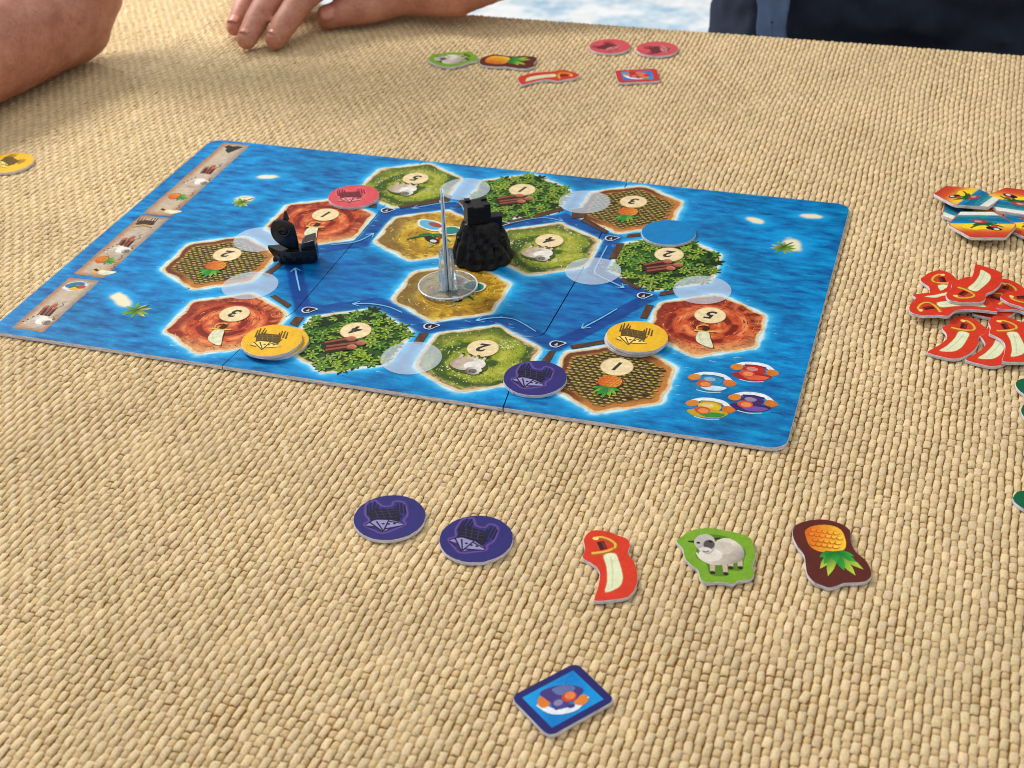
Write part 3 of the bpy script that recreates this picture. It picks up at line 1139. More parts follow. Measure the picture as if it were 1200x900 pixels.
for qd, items in (([(47, 845), (205, 862), (424, 651), (310, 627)], [((160, 820), 'sheep'), ((200, 762), 'logs'), ((318, 668), 'tile')]),
                  ([(310, 614), (432, 634), (713, 381), (600, 366)], [((420, 600), 'sword'), ((452, 560), 'pine'), ((497, 520), 'sheep'), ((530, 475), 'logs'), ((612, 402), 'hut')]),
                  ([(606, 358), (717, 377), (1054, 77), (932, 57)], [((700, 345), 'sword'), ((757, 292), 'pine'), ((830, 232), 'sheep'), ((875, 172), 'logs'), ((977, 87), 'fort')])):
    p = [C1(*v) for v in qd]
    # clamp to a straight strip
    nseg = 12
    x0 = sum(v[0] for v in (p[0], p[3])) / 2
    x1 = sum(v[0] for v in (p[1], p[2])) / 2
    x0, x1 = -121.8, -100.6
    y0, y1 = (p[0][1] + p[1][1]) / 2, (p[2][1] + p[3][1]) / 2
    NU, NV = 10, 44
    V, Cc, F = [], [], []
    for j in range(NV + 1):
        for i in range(NU + 1):
            u, v = i / NU, j / NV
            X, Y = x0 + (x1 - x0) * u, y0 + (y1 - y0) * v
            ed = min(u, 1 - u, v * (y1 - y0) / 21, (1 - v) * (y1 - y0) / 21)
            nn = float(fbm(X / 7, Y / 7, 77, 3))
            cc_ = mixc(PAR * (.86 + .3 * nn), lin(168, 112, 66) if u < .5 or v < .3 else lin(150, 130, 116), float(sstep(.30, 0, ed)) * (.6 + .6 * nn))
            if i in (0, NU) or j in (0, NV):
                X += float(vnoise(Y * .9, X, 5) - .5) * .8
                Y += float(vnoise(X * .9, Y, 6) - .5) * .8
            V.append((X, Y, .05))
            Cc.append(cc_)
    for j in range(NV):
        for i in range(NU):
            a_ = j * (NU + 1) + i
            F.append((a_, a_ + 1, a_ + NU + 2, a_ + NU + 1))
    stp = mesh('price_strip', V, F, INK, board, Cc)
    for (cx, cy), kd in items:
        x, y = C1(cx, cy)
        pics = {'sheep': xf(sheep_pic()[1:], x, y, .82, 1.2), 'logs': xf(logs_pic()[1:], x + 1, y, .62, 1.1), 'sword': xf(sword_pic()[1:], x - 3.5, y, .66, 1.25),
                'pine': xf(pineapple_pic(), x - .5, y, .68, 1.45), 'hut': xf(hut_pic(lin(70, 50, 34), lin(196, 166, 120)), x, y, 1.0, 0.2),
                'fort': xf(fort_pic(), x, y, .95, 1.1),
                'tile': [(ell(x, y, 8.2, 6.4, .5, 6), lin(216, 226, 226)), (ell(x - 1, y + 1.4, 6.2, 3.6, .5, 12), lin(34, 118, 158)), (ell(x + 2, y - 1.8, 5, 3.0, .4, 12), lin(232, 178, 50)),
                         (ell(x + 4, y, 3, 2.2, .4, 10), lin(190, 64, 44)), (stroke([(x - 3, y - 3), (x, y), (x + 3, y - .6)], 1.2), lin(28, 96, 52))]}[kd]
        flat('picture', pics, INK, stp, .10, .004)
    # little squiggles between the pictures
    for (cx, cy), kd in items[:-1]:
        x, y = C1(cx, cy)
        flat('squiggle', [(stroke(smooth_open([(x + 6, y + 3), (x + 7.4, y + 6), (x + 5.4, y + 8), (x + 7, y + 10.5)], 4), .6, .4), lin(92, 78, 66))], INK, stp, .14)

# palms on the islets
for (x, y, r) in [(-64, 138, 7.6), (-60, -11, 9.6), (299, 161, 8.8)]:
    sh = []
    rr = random.Random(int(x * 7))
    for k in range(9):
        a = k * 6.283 / 9 + rr.uniform(-.2, .2)
        sh.append(leaf(x, y, a, r * rr.uniform(.8, 1.15), 2.8, lin(44, 100, 34), mixc(lin(110, 170, 44), lin(222, 220, 90), rr.random())))
    sh.append((stroke([(x, y), (x + 2, y + 4), (x + 5, y + 8)], 1.3, .8), lin(76, 70, 36)))
    flat('palm_print', sh, INK, board, .10, .004)

# four little swim floats printed at the corner (plain stand-ins in the same colours)
for (x, y), c1, c2 in (((284.9, -3.8), lin(34, 140, 186), lin(200, 228, 240)), ((305.2, 12.0), lin(190, 38, 30), lin(226, 96, 60)),
                       ((288.8, -28.9), lin(222, 182, 40), lin(60, 140, 50)), ((309.3, -17.8), lin(70, 40, 110), lin(120, 80, 160))):
    sh = [(stroke(smooth_open([(x - 11.5, y + 4.5), (x - 5, y + 9.6), (x + 5, y + 9.8), (x + 11.5, y + 3.6)], 5), 3.0), lin(234, 240, 244)),
          (ell(x - 9.4, y + 4.6, 3.6, 3.0, .6, 18, .06), lin(222, 130, 42)), (ell(x + 10, y + 3.4, 3.6, 3.2, -.4, 18, .06), lin(214, 118, 34)),
          (stroke([(x - 5.5, y + 7.6), (x, y + 8.4), (x + 6, y + 7.4)], 1.6), c1 * .6),
          (ell(x, y + 3.6, 6.2, 4.4, 0, 24, .04), c1), (ell(x - 1, y + 4.6, 3.2, 2.0), mixc(c1, lin(255, 255, 255), .25)),
          (ell(x, y - 2.8, 10.5, 4.2, .1, 26, .08), c1 * .8), (ell(x + 2.6, y - 3.6, 6.6, 2.4, .15, 22, .1), c2),
          (ell(x - 3.0, y - .6, 4.2, 3.4, 0, 22), lin(206, 82, 44)), (ell(x - 2.4, y - 1.0, 2.8, 2.2, 0, 18), lin(238, 142, 82)),
          (stroke(smooth_open([(x - 6, y - 7.4), (x, y - 8.4), (x + 7, y - 6.6)], 4), .7), lin(190, 224, 240))]
    flat('swim_float_print', sh, INK, board, .08, .006)

# ------------------------------------------------------------------ cardboard tokens


def token_parts(root, outline, top, h=2.0, mat=None):
    """card body: bevelled printed face, grey edges. outline in local mm, counter-clockwise"""
    a = sum(outline[k - 1][0] * outline[k][1] - outline[k][0] * outline[k - 1][1] for k in range(len(outline)))
    if a < 0:
        outline = outline[::-1]
    P = np.array(outline)
    n = len(P)
    P = P + RNG.normal(0, .07, P.shape)
    nx = np.roll(P, -1, 0) - np.roll(P, 1, 0)
    nrm = np.stack([-nx[:, 1], nx[:, 0]], 1) / (np.hypot(nx[:, 0], nx[:, 1])[:, None] + 1e-9)
    rings = [(P + nrm * .12, 0.0), (P, .15), (P, h - .22), (P + nrm * .10, h - .06), (P + nrm * .30, h)]
    V = [(x, y, z) for R_, z in rings for x, y in R_]
    F = [tuple(range(n - 1, -1, -1))]
    fm = [1]
    for k in range(4):
        for i in range(n):
            j = (i + 1) % n
            F.append((k * n + i, k * n + j, (k + 1) * n + j, (k + 1) * n + i))
            fm.append(1 if k < 2 else (1 if k == 2 else 0))
    F.append(tuple(4 * n + i for i in range(n)))
    fm.append(0)
    o = mesh('card_body', V, F, [INK_TOKEN, EDGE], root, [top] * len(V), fmat=fm)
    return o


def token(name, label, cat, centre, outline, top, pics, z=0.0, rz=0.0, group=None, tilt=(0, 0), h=2.0):
    root = empty(name, (centre[0], centre[1], z), rz)
    root.rotation_euler = (tilt[0], tilt[1], rz)
    tag(root, label, cat, group)
    token_parts(root, outline, np.array(top), h)
    if pics:
        flat('printed_picture', pics, INK_TOKEN, root, h + .02, .004)
    return root


def lair_pic(dark, lt, glow, base):
    """hut on stilts; traced from the purple disc, relative to the disc centre"""
    f = crop(400, 560, 5, 2.0)
    c0 = np.array(f(797, 356))
    t = lambda *ps: [tuple(np.array(f(*q)) - c0) for q in ps]
    sh = []
    out = t((625, 362), (672, 345), (672, 300), (715, 240), (745, 235), (780, 232), (795, 275), (850, 290), (880, 268), (925, 282), (932, 312), (905, 375), (865, 400), (862, 428), (790, 440), (700, 446), (660, 410))
    if glow is not None:
        cen = np.mean(out, 0)
        sc = smooth_closed([tuple((np.array(p) - cen) * .95 + cen) for p in out], 3)
        sh.append((stroke(sc + sc[:1], 1.5), mixc(np.array(base), np.array(glow), .22)))
        sh.append((stroke(sc + sc[:1], .5), mixc(np.array(base), np.array(glow), .6)))
    sh.append((t((640, 368), (690, 385), (712, 432), (770, 418), (845, 424), (832, 395), (780, 362), (705, 350)), lt))
    sh.append((t((682, 352), (700, 300), (742, 282), (800, 300), (872, 322), (856, 372), (832, 402), (790, 374), (720, 352)), dark))
    for a, b in (((688, 312), (722, 252)), ((712, 300), (745, 240)), ((736, 292), (774, 244)), ((752, 300), (780, 262)), ((858, 345), (888, 288)), ((876, 352), (908, 292)), ((894, 362), (922, 306)), ((848, 334), (866, 300))):
        sh.append((stroke(t(a, b), 1.1, .7), dark))
    for a, b in (((672, 352), (712, 432)), ((712, 360), (716, 428)), ((716, 428), (790, 366)), ((640, 372), (676, 398)), ((780, 380), (840, 412)), ((730, 418), (846, 426)), ((835, 385), (870, 362))):
        sh.append((stroke(t(a, b), .8, .6), dark))
    for q in ((740, 385), (768, 395), (800, 402)):
        sh.append((ell(*t(q)[0], .8, .6, n=8), dark))
    for a, b in (((706, 318), (856, 344)), ((712, 300), (862, 330)), ((700, 336), (840, 366)), ((742, 288), (734, 348)), ((775, 296), (768, 356)), ((812, 308), (804, 366))):
        sh.append((stroke(t(a, b), .35), mixc(np.array(dark), np.array(lt), .13)))
    return sh


DISC = ell(0, 0, 17.3, n=72)
PUR = (lin(46, 40, 110), lin(22, 16, 46), lin(150, 142, 190), lin(128, 92, 168))
YEL = (lin(232, 180, 36), lin(92, 70, 20), lin(246, 216, 116), None)
RED = (lin(208, 78, 84), lin(110, 34, 44), lin(226, 140, 140), lin(220, 110, 112))
BLU = (lin(0, 122, 184), lin(0, 70, 120), lin(0, 150, 210), None)


def disc(label, c, z, pal, rz=0.0, pic=True, group=None, tilt=(0, 0)):
    return token('lair_disc', label, 'disc', c, DISC, pal[0], lair_pic(*pal[1:], pal[0]) if pic else None, z, rz, group, tilt)


Z2 = 2.0
disc('purple hut disc lying on cloth beside another purple disc, farther from the cutlass', UP(456.5, 606, Z2), 0, PUR, .42)
disc('purple hut disc lying on cloth, closer to the cutlass token', UP(558, 631, Z2), 0, PUR, 0)
disc('purple hut disc on the board between sheep meadow 2 and pineapple field 1', UP(627, 442.5, BT + Z2), BT, PUR, 0.05)
disc('lower yellow disc peeking out under another by the forest island', UP(326, 400, BT + Z2), BT, YEL, .3)
disc('yellow hut disc topmost of the pair beside forest island 4', UP(318.5, 398.5, BT + 2 * Z2), BT + Z2, YEL, .25)
disc('lower disc hidden under the yellow one by mountain 5', UP(744.5, 396.5, BT + Z2), BT, (lin(225, 205, 170), YEL[1], YEL[2], YEL[3]), 0)
disc('yellow hut disc topmost of the pair beside red mountain 5', UP(746.5, 393, BT + 2 * Z2 + .5), BT + Z2, YEL, .1, tilt=(-.02, .03))
disc('red hut disc on the board between sheep meadow and red mountain', UP(414.5, 229.5, BT + Z2), BT, RED, .5)
disc('plain blue disc between pineapple field 3 and forest island 2', UP(783.5, 272, BT + Z2), BT, BLU, 0, False)
disc('pinkish red disc on the far cloth, the one nearer the pineapple token', UP(714.5, 54, Z2), 0, RED, 1.2)
disc('pinkish red disc on the far cloth, the one farther from the pineapple token', UP(770, 57, Z2), 0, RED, 2.2)
disc('yellow hut disc lying alone on cloth near the bare elbow', UP(11, 190.5, Z2), 0, YEL, -.3)

# --- cutlass tokens
K = crop(660, 590, 3.158, 2.0)
SW_O = [K(*q) for q in ((92, 108), (115, 98), (165, 103), (205, 118), (236, 130), (248, 152), (240, 185), (262, 215), (275, 265), (268, 310), (240, 345), (180, 357), (120, 360), (116, 345), (130, 300), (133, 252), (112, 226), (75, 205), (73, 190), (80, 170), (75, 135))]
SW_C = np.mean(SW_O, 0)
rel = lambda pts, c: [tuple(np.array(p) - c) for p in pts]
SW_O = rel(SW_O, SW_C)
kk = lambda *ps: rel([K(*q) for q in ps], SW_C)
GOLD, GOLD2, HILT, BLADE = lin(236, 178, 66), lin(168, 106, 30), lin(66, 22, 20), lin(226, 228, 186)
SW_P = [(smooth_closed(kk((146, 190), (192, 182), (208, 212), (222, 262), (220, 292), (205, 314), (154, 332), (160, 290), (158, 235)), 3), lin(206, 120, 70)),
        (smooth_closed(kk((150, 192), (190, 185), (205, 212), (219, 262), (217, 290), (203, 311), (156, 328), (163, 290), (161, 235)), 3), BLADE),
        (stroke(kk((176, 196), (184, 250), (180, 312)), .8, .5), lin(204, 210, 160)),
        (stroke(smooth_open(kk((104, 186), (135, 184), (165, 178), (192, 166)), 3), 2.6, 1.8), GOLD2),
        (stroke(smooth_open(kk((105, 184), (135, 181), (165, 175), (191, 163)), 3), 1.6, 1.2), GOLD),
        (kk((124, 144), (150, 138), (164, 166), (138, 174)), HILT),
        (kk((140, 142), (148, 140), (160, 164), (152, 168)), lin(120, 44, 34)),
        (stroke(smooth_open(kk((116, 130), (140, 126), (172, 136), (194, 152), (190, 168)), 4), 2.4, 2.0), GOLD2),
        (stroke(smooth_open(kk((117, 128), (140, 124), (172, 134), (193, 151), (189, 166)), 4), 1.3, 1.1), GOLD),
        (ell(*kk((120, 130))[0], 1.5, 1.2, n=10), lin(250, 214, 120))]
SW_O = smooth_closed(SW_O, 3)
H0, T0 = np.array(kk((140, 105))[0]), np.array(kk((170, 357))[0])
REDT = lin(214, 56, 30)
token('cutlass_token', 'red cutlass token lying alone on cloth between purple disc and sheep', 'token', SW_C, SW_O, REDT, SW_P)


def cutlass(label, hilt, tip, z, mirror=False, tilt=(0, 0), group='cutlass tokens in the heap'):
    h, t = np.array(UP(*hilt, z + 2)), np.array(UP(*tip, z + 2))
    d0, d1 = T0 - H0, t - h
    O, P = SW_O, SW_P
    hh, tt = H0, T0
    if mirror:
        O = [(-x, y) for x, y in SW_O]
        P = xf(SW_P, mirror=True)
        hh, tt = np.array((-H0[0], H0[1])), np.array((-T0[0], T0[1]))
        d0 = tt - hh
    rz = math.atan2(d1[1], d1[0]) - math.atan2(d0[1], d0[0])
    c, s = math.cos(rz), math.sin(rz)
    m0 = (hh + tt) / 2
    ctr = (h + t) / 2 - np.array((m0[0] * c - m0[1] * s, m0[0] * s + m0[1] * c))
    return token('cutlass_token', label, 'token', ctr, O, REDT, P, z, rz, group, tilt)


cutlass('red cutlass token at the heap edge, its handle toward the beach tokens', (1097, 320), (1135, 362), 0.06, True)
cutlass('red cutlass token mostly buried, only its pale blade tip showing', (1150, 330), (1081, 350), 2.1, False)
cutlass('red cutlass token lying across the heap with its long blade sideways', (1070, 361), (1163, 358), 4.2, False)
cutlass('red cutlass token on top of the heap with its blade pointing away', (1124, 350), (1154, 315), 6.3, True)
cutlass('red cutlass token in the heap, part buried under the upright one', (1182, 334), (1156, 366), 0.0, False)
cutlass('red cutlass token reaching out of the heap toward the table side', (1160, 346), (1225, 372), 2.3, False)
cutlass('red cutlass token at the outer end of the heap, away from the board', (1196, 349), (1250, 340), 4.4, True)
cutlass('red cutlass token lying flat at the near corner of the heap', (1138, 373), (1099, 417), 0.25, False)
cutlass('red cutlass token with its hilt tucked under the neighbouring cutlass', (1184, 378), (1142, 429), 0.12, False)
cutlass('red cutlass token overlapping two others, near the green tokens', (1175, 370), (1190, 426), 2.4, False)

# --- sheep tokens
SH_O = [K(*q) for q in ((418, 140), (440, 120), (470, 100), (530, 90), (580, 95), (640, 108), (690, 125), (705, 155), (712, 190), (700, 235), (706, 262), (690, 280), (650, 285), (625, 298), (590, 290), (530, 292), (505, 275), (500, 250), (470, 225), (450, 200), (440, 165))]
SH_C = np.mean(SH_O, 0)
SH_O = rel(SH_O, SH_C)
ks = lambda *ps: rel([K(*q) for q in ps], SH_C)
wool = smooth_closed(ks((492, 180), (520, 195), (560, 145), (600, 128), (640, 142), (668, 172), (666, 205), (640, 220), (600, 226), (555, 228), (520, 215), (500, 200)), 3)
wool_c = [mixc(lin(222, 210, 194), lin(82, 70, 58), float(np.clip((p[0] + p[1] * -0.5) / 15, 0, 1))) for p in wool]
SH_P = [(smooth_closed(ks((490, 182), (520, 120), (600, 122), (672, 170), (668, 212), (660, 248), (612, 248), (605, 268), (545, 264), (530, 222), (500, 206)), 3), lin(86, 126, 30))]
for a, b in (((552, 215), (553, 258)), ((596, 215), (602, 262)), ((620, 210), (620, 240)), ((652, 200), (656, 240))):
    SH_P.append((stroke(ks(a, b), 2.6, 1.8), lin(196, 176, 150)))
    SH_P.append((ell(*ks((b[0], b[1] - 2))[0], 1.3, 1.2, n=10), lin(40, 34, 30)))
SH_P += [(wool, wool_c), (ell(*ks((590, 165))[0], 5.6, 4.6, .2, 20), lin(204, 192, 176)), (ell(*ks((545, 190))[0], 5.4, 4.8, .2, 20), lin(226, 216, 202))]
hd = smooth_closed(ks((484, 140), (500, 120), (530, 114), (556, 126), (562, 150), (556, 176), (535, 188), (510, 178), (492, 160)), 3)
SH_P += [(stroke(ks((488, 142), (462, 140)), 1.8, .8), lin(40, 34, 30)), (stroke(ks((556, 132), (582, 128)), 1.8, .8), lin(40, 34, 30)),
         (hd, [mixc(lin(92, 86, 80), lin(190, 184, 176), float(np.clip((p[1] + 8) / 12, 0, 1))) for p in hd]),
         (ell(*ks((540, 152))[0], 2.6, 3.4, .1, 18), lin(84, 78, 74)), (ell(*ks((500, 146))[0], .9, .8, n=8), lin(26, 22, 20)), (ell(*ks((545, 142))[0], 1.0, .8, n=8), lin(22, 20, 20)),
         (ell(*ks((526, 172))[0], 3.0, 2.0, .1, 14), lin(216, 208, 200)), (stroke(ks((516, 176), (527, 180), (540, 176)), .6), lin(60, 50, 46))]
SH_O = smooth_closed(SH_O, 3)
GRN = lin(120, 166, 40)
token('sheep_token', 'green sheep token lying on cloth between cutlass and pineapple', 'token', SH_C, SH_O, GRN, SH_P)
token('sheep_token', 'green sheep token on the far cloth near the resting hand', 'token', UP(533, 68, 2), [(-x, y) for x, y in SH_O], GRN, xf(SH_P, mirror=True), 0, 2.6)

# --- pineapple tokens
PI_O = [K(*q) for q in ((848, 100), (870, 74), (920, 60), (975, 60), (1030, 75), (1062, 100), (1065, 140), (1085, 180), (1115, 205), (1135, 235), (1140, 270), (1110, 290), (1040, 295), (990, 311), (960, 305), (920, 285), (900, 250), (890, 190), (860, 150))]
PI_C = np.mean(PI_O, 0)
PI_O = rel(PI_O, PI_C)
kp = lambda *ps: rel([K(*q) for q in ps], PI_C)
body = smooth_closed(kp((896, 100), (930, 82), (985, 80), (1028, 98), (1046, 140), (1040, 170), (1000, 182), (950, 178), (915, 160), (900, 130)), 3)
bx = np.array(body)
PI_P = [(body, [mixc(lin(216, 96, 20), lin(250, 196, 50), float(np.clip((p[0] - bx[:, 0].min()) / np.ptp(bx[:, 0]), 0, 1))) for p in body])]
for r_ in range(5):
    for q_ in range(7):
        x_, y_ = 905 + q_ * 21 + (10 if r_ % 2 else 0) + r_ * 3, 96 + r_ * 18 + q_ * 3
        pt = np.array(kp((x_, y_))[0])
        if np.min(np.hypot(bx[:, 0] - pt[0], bx[:, 1] - pt[1])) > 1.6 and bx[:, 0].min() < pt[0] < bx[:, 0].max() and bx[:, 1].min() + 1 < pt[1] < bx[:, 1].max() - 1:
            PI_P.append((ell(*pt, 1.75, 1.6, .4, 6), lin(188, 86, 12)))
            PI_P.append((ell(pt[0] + .2, pt[1] + .25, 1.45, 1.25, .4, 6), mixc(lin(236, 130, 26), lin(255, 214, 70), float(np.clip((pt[0] + 8) / 12, 0, 1)))))
for a, b, cA, cB in (((1000, 178), (948, 200), 0, 0), ((1005, 178), (1078, 196), 0, 0), ((1000, 182), (950, 243), 0, 1), ((1012, 182), (1112, 246), 0, 1), ((1000, 180), (965, 226), 0, 0), ((1015, 182), (1085, 218), 0, 0),
                     ((1004, 186), (980, 270), 0, 1), ((1012, 186), (1082, 268), 0, 1), ((1010, 184), (1040, 250), 0, 0), ((1004, 176), (1010, 220), 1, 0)):
    pa, pb = kp(a)[0], kp(b)[0]
    L_ = math.dist(pa, pb)
    PI_P.append(leaf(*pa, math.atan2(pb[1] - pa[1], pb[0] - pa[0]), L_, 4.2, lin(10, 108, 36), lin(196, 214, 70) if cB else lin(50, 164, 60)))
PI_O = smooth_closed(PI_O, 3)
BRN = lin(92, 36, 26)
token('pineapple_token', 'brown pineapple token lying on cloth beside the sheep token', 'token', PI_C, PI_O, BRN, PI_P)
token('pineapple_token', 'brown pineapple token on the far cloth between sheep and cutlass', 'token', UP(598, 71.5, 2), PI_O, BRN, PI_P, 0, 1.2)
cutlass('red cutlass token on the far cloth in front of the pineapple', (676, 86), (607, 96), 0.0, True, group=None)

# --- square tokens


def rsq(a, b, r, n=6):
    out = []
    for sx, sy, t0 in ((1, 1, 0), (-1, 1, .5), (-1, -1, 1), (1, -1, 1.5)):
        for k in range(n + 1):
            t = (t0 + .5 * k / n) * math.pi
            out.append((sx * (a / 2 - r) + r * math.cos(t), sy * (b / 2 - r) + r * math.sin(t)))
    return out


def square_pic(c1, c2, a=26.0, b=20.5):
    x, y = 0, 0
    sh = [([(-a / 2, -b / 2), (a / 2, -b / 2), (a / 2, b / 2), (-a / 2, b / 2)], [lin(0, 124, 204), lin(10, 150, 220), lin(0, 128, 206), lin(20, 160, 224)])]
    r = random.Random(5)
    for k in range(46):
        px, py = r.uniform(-a / 2 + 2, a / 2 - 3), r.uniform(-b / 2 + 1, b / 2 - 1)
        sh.append((stroke([(px, py), (px + r.uniform(1, 2.4), py + r.uniform(-.2, .2))], .35, .2), mixc(lin(0, 110, 196), lin(60, 180, 232), r.random())))
    sh += [(stroke(smooth_open([(-9.5, 3.4), (-7.6, -3.5), (0, -7.2), (8.5, -4.8)], 5), 3.4, 2.8), lin(226, 236, 244)),
           (ell(-7.6, 2.8, 3.2, 2.6, 1.1, 20, .07), lin(220, 124, 44)), (ell(5.4, -5.4, 3.4, 2.5, .2, 20, .07), lin(222, 130, 48)),
           (ell(-5, -2.8, 1.5, 1.1, .5), c1 * .7), (ell(0.2, -5.6, 1.6, 1.1, -.2), c1 * .7),
           (ell(1.2, 2.2, 8.6, 5.0, -.5, 26, .1), c1 * .8), (ell(-2.6, -1.6, 3.8, 3.2, 0, 22), c1), (ell(-3.0, -1.0, 2.0, 1.6, 0, 18), mixc(c1, lin(255, 255, 255), .2)),
           (ell(3.0, 3.4, 4.6, 2.8, -.5, 22, .1), c2), (ell(2.6, -.9, 3.3, 2.7, .1, 22), lin(200, 76, 40)), (ell(3.2, -.6, 2.3, 2.0, .1, 20), lin(236, 128, 70))]
    return sh


sqc = np.array(UP(659.5, 818.5, 2))
p0, p1, p2, p3 = [np.array(UP(*q, 2)) for q in ((599, 815), (676, 774), (721, 820), (643, 863))]
ang = math.atan2(*((p1 - p0) + (p2 - p3))[::-1])
token('square_token', 'square token with purple border and blue centre on near cloth', 'token', sqc, rsq(33.6, 27.2, 3.6), lin(36, 36, 104), square_pic(lin(78, 62, 140), lin(96, 110, 160)), 0, ang)
token('square_token', 'square token with red border and blue centre on far cloth', 'token', UP(747, 88.5, 2), rsq(33.6, 27.2, 3.6), lin(200, 52, 54), square_pic(lin(200, 50, 44), lin(226, 110, 90), 24, 18), 0, .35)

# --- beach tiles (hexagons) in a heap
TX = lambda x, y, z: UP(1080 + x / 10, 210 + y / 10, z)
HEXO = [(21.5 * math.cos(math.radians(60 * k)), 21.5 * math.sin(math.radians(60 * k))) for k in range(6)]
HEXO = [tuple(np.array(HEXO[i]) * (1 - t) + np.array(HEXO[(i + 1) % 6]) * t) for i in range(6) for t in (.06, .3, .6, .94)]


def beach_pic():
    sh = []
    bands = [(-18.3, lin(196, 58, 40)), (-11, lin(214, 84, 46)), (-6, lin(236, 158, 52)), (-1.5, lin(250, 208, 60)), (1.0, lin(246, 196, 66)), (1.2, lin(26, 140, 196)), (6, lin(18, 104, 152)), (10, lin(30, 124, 140)), (13.2, lin(70, 160, 170)), (13.8, lin(228, 230, 222)), (18.3, lin(240, 236, 226))]
    hw = lambda y: 20.9 - abs(y) / math.sqrt(3) - .2
    for (y0, c0), (y1, c1) in zip(bands[:-1], bands[1:]):
        sh.append(([(-hw(y0), y0), (hw(y0), y0), (hw(y1), y1), (-hw(y1), y1)], [c0, c0, c1, c1]))
    sh.append((ell(-4, -3, 9, 4.6, .1), lin(252, 214, 40)))
    r = random.Random(3)
    for k in range(22):
        y = r.uniform(2, 13)
        x = r.uniform(-11, 8)
        sh.append((stroke([(x, y), (x + r.uniform(3, 7), y + r.uniform(-.4, .4))], .7, .3), mixc(lin(16, 80, 140), lin(80, 180, 190), r.random())))
    sh.append((ell(-1, 4.4, 5.4, 2.6, -.2), lin(170, 64, 60)))
    sh.append((ell(-2, 4.0, 2.4, 1.4, -.2), lin(206, 150, 140)))
    for a, L in ((3.7, 11), (3.3, 7), (-.35, 12), (.1, 8), (-1.0, 7)):
        P = [(1 + L * t * math.cos(a), 0 + L * t * math.sin(a) + 6 * t * (1 - t)) for t in np.linspace(0, 1, 7)]
        sh.append((stroke(P, 2.8, .9), lin(16, 96, 46)))
    sh.append((ell(6, -6, 5.0, 2.2, -.3), lin(26, 26, 36)))
    sh.append((ell(7.4, -7.0, 1.8, 1.2, -.3), lin(220, 220, 224)))
    sh.append((ell(6.6, -3.2, 2.2, 1.6, -.3), lin(206, 70, 50)))
    return sh


BP = beach_pic()
for lab, ctr, z, rz, tl in (('hexagonal sunset beach token in the heap with its striped sea edge overlapping a neighbour', TX(525, 208, 5), 3.4, -1.9, (0, -.13)),
                            ('hexagonal sunset beach token peeking red beneath the two others at the board side', TX(600, 380, 2), 0.0, 2.6, (0, 0)),
                            ('hexagonal sunset beach token at the near side of the heap, red edge facing the cutlasses', TX(712, 530, 6), 4.0, .22, (-.02, .0)),
                            ('hexagonal sunset beach token at the far side of the heap, red edge away', TX(1130, 260, 4), 2.2, 3.0, (0.0, 0.02)),
                            ('hexagonal sunset beach token half under the others on the table side of the heap', TX(1300, 520, 2), 0.4, .3, (0, 0))):
    token('hexagon_token', lab, 'token', ctr, HEXO, lin(214, 80, 44), BP, z, rz, 'beach tokens in the heap', tl)

# --- green wood tokens at the table side
WD_O = smooth_closed([(-17, 2), (-15.5, 9), (-9, 12), (-3, 10), (4, 13), (12, 11), (17, 5), (15, -2), (17, -8), (10, -13), (2, -11.5), (-6, -13), (-13, -10), (-15, -4)], 4)
GW = lin(8, 96, 60)
WP = xf(logs_pic()[1:], 0, 0, .8)
WL, WT = lin(20, 108, 66), None
for lab, px, off, z, rz in (('dark green wood token just beyond the cutlass heap corner', (1193, 454), (16.5, 1), 0, .3),
                            ('dark green wood token between two other green tokens', (1195, 488), (16.5, 1), 0, 2.2),
                            ('dark green wood token set apart from the other two green ones', (1187, 579), (16.8, 1), 0, .9)):
    p = UP(*px, 2)
    token('wood_token', lab, 'token', (p[0] + off[0], p[1] + off[1] + 1), WD_O, GW, WP, z, rz, 'green wood tokens')

# ------------------------------------------------------------------ black rock fortress
fort = empty('fortress_piece', (120, 104, BT + .3))
tag(fort, 'black plastic rock fortress standing on the sandy island', 'game piece')


def lathe_rock(name, prof, seed, parent, nseg=64, amp=.12, cx=0, cy=0, ecc=1.0, power=2.0):
    V, F = [], []
    for k, (z, r) in enumerate(prof):
        for i in range(nseg):
            a = 2 * math.pi * i / nseg
            n1 = float(vnoise(a * 3.2 / 2 + 40, z * .10, seed))
            rid = abs(math.sin(a * 5.5 + z * .10 + n1 * 3 + seed)) ** .7
            n2 = float(vnoise(math.cos(a) * 5 + 9, math.sin(a) * 5 + z * .4, seed + 3))
            sq = 1 / ((abs(math.cos(a)) ** power + abs(math.sin(a)) ** power) ** (1 / power))
            rr = r * sq * (1 + amp * (rid - .5) * 1.2 + amp * .9 * (n2 - .5) + amp * .6 * (n1 - .5))
            V.append((cx + rr * math.cos(a), cy + rr * math.sin(a) * ecc, z + (amp * 5 * (n2 - .5) if 0 < k < len(prof) - 1 else 0)))
    for k in range(len(prof) - 1):
        for i in range(nseg):
            j = (i + 1) % nseg
            F.append((k * nseg + i, k * nseg + j, (k + 1) * nseg + j, (k + 1) * nseg + i))
    F.append(tuple(range(nseg - 1, -1, -1)))
    t = (len(prof) - 1) * nseg
    F.append(tuple(t + i for i in range(nseg)))
    o = mesh(name, V, F, BLACK, parent)
    return o


lathe_rock('rock', [(0, 19), (1.2, 19.6), (4, 18.6), (7, 17.6), (10, 16.6), (13, 15.6), (16, 14.2), (19, 12.6), (22, 11.4), (24.5, 10), (26, 8)], 2, fort, 80, .105)
rzf = math.radians(18.6 + 12)


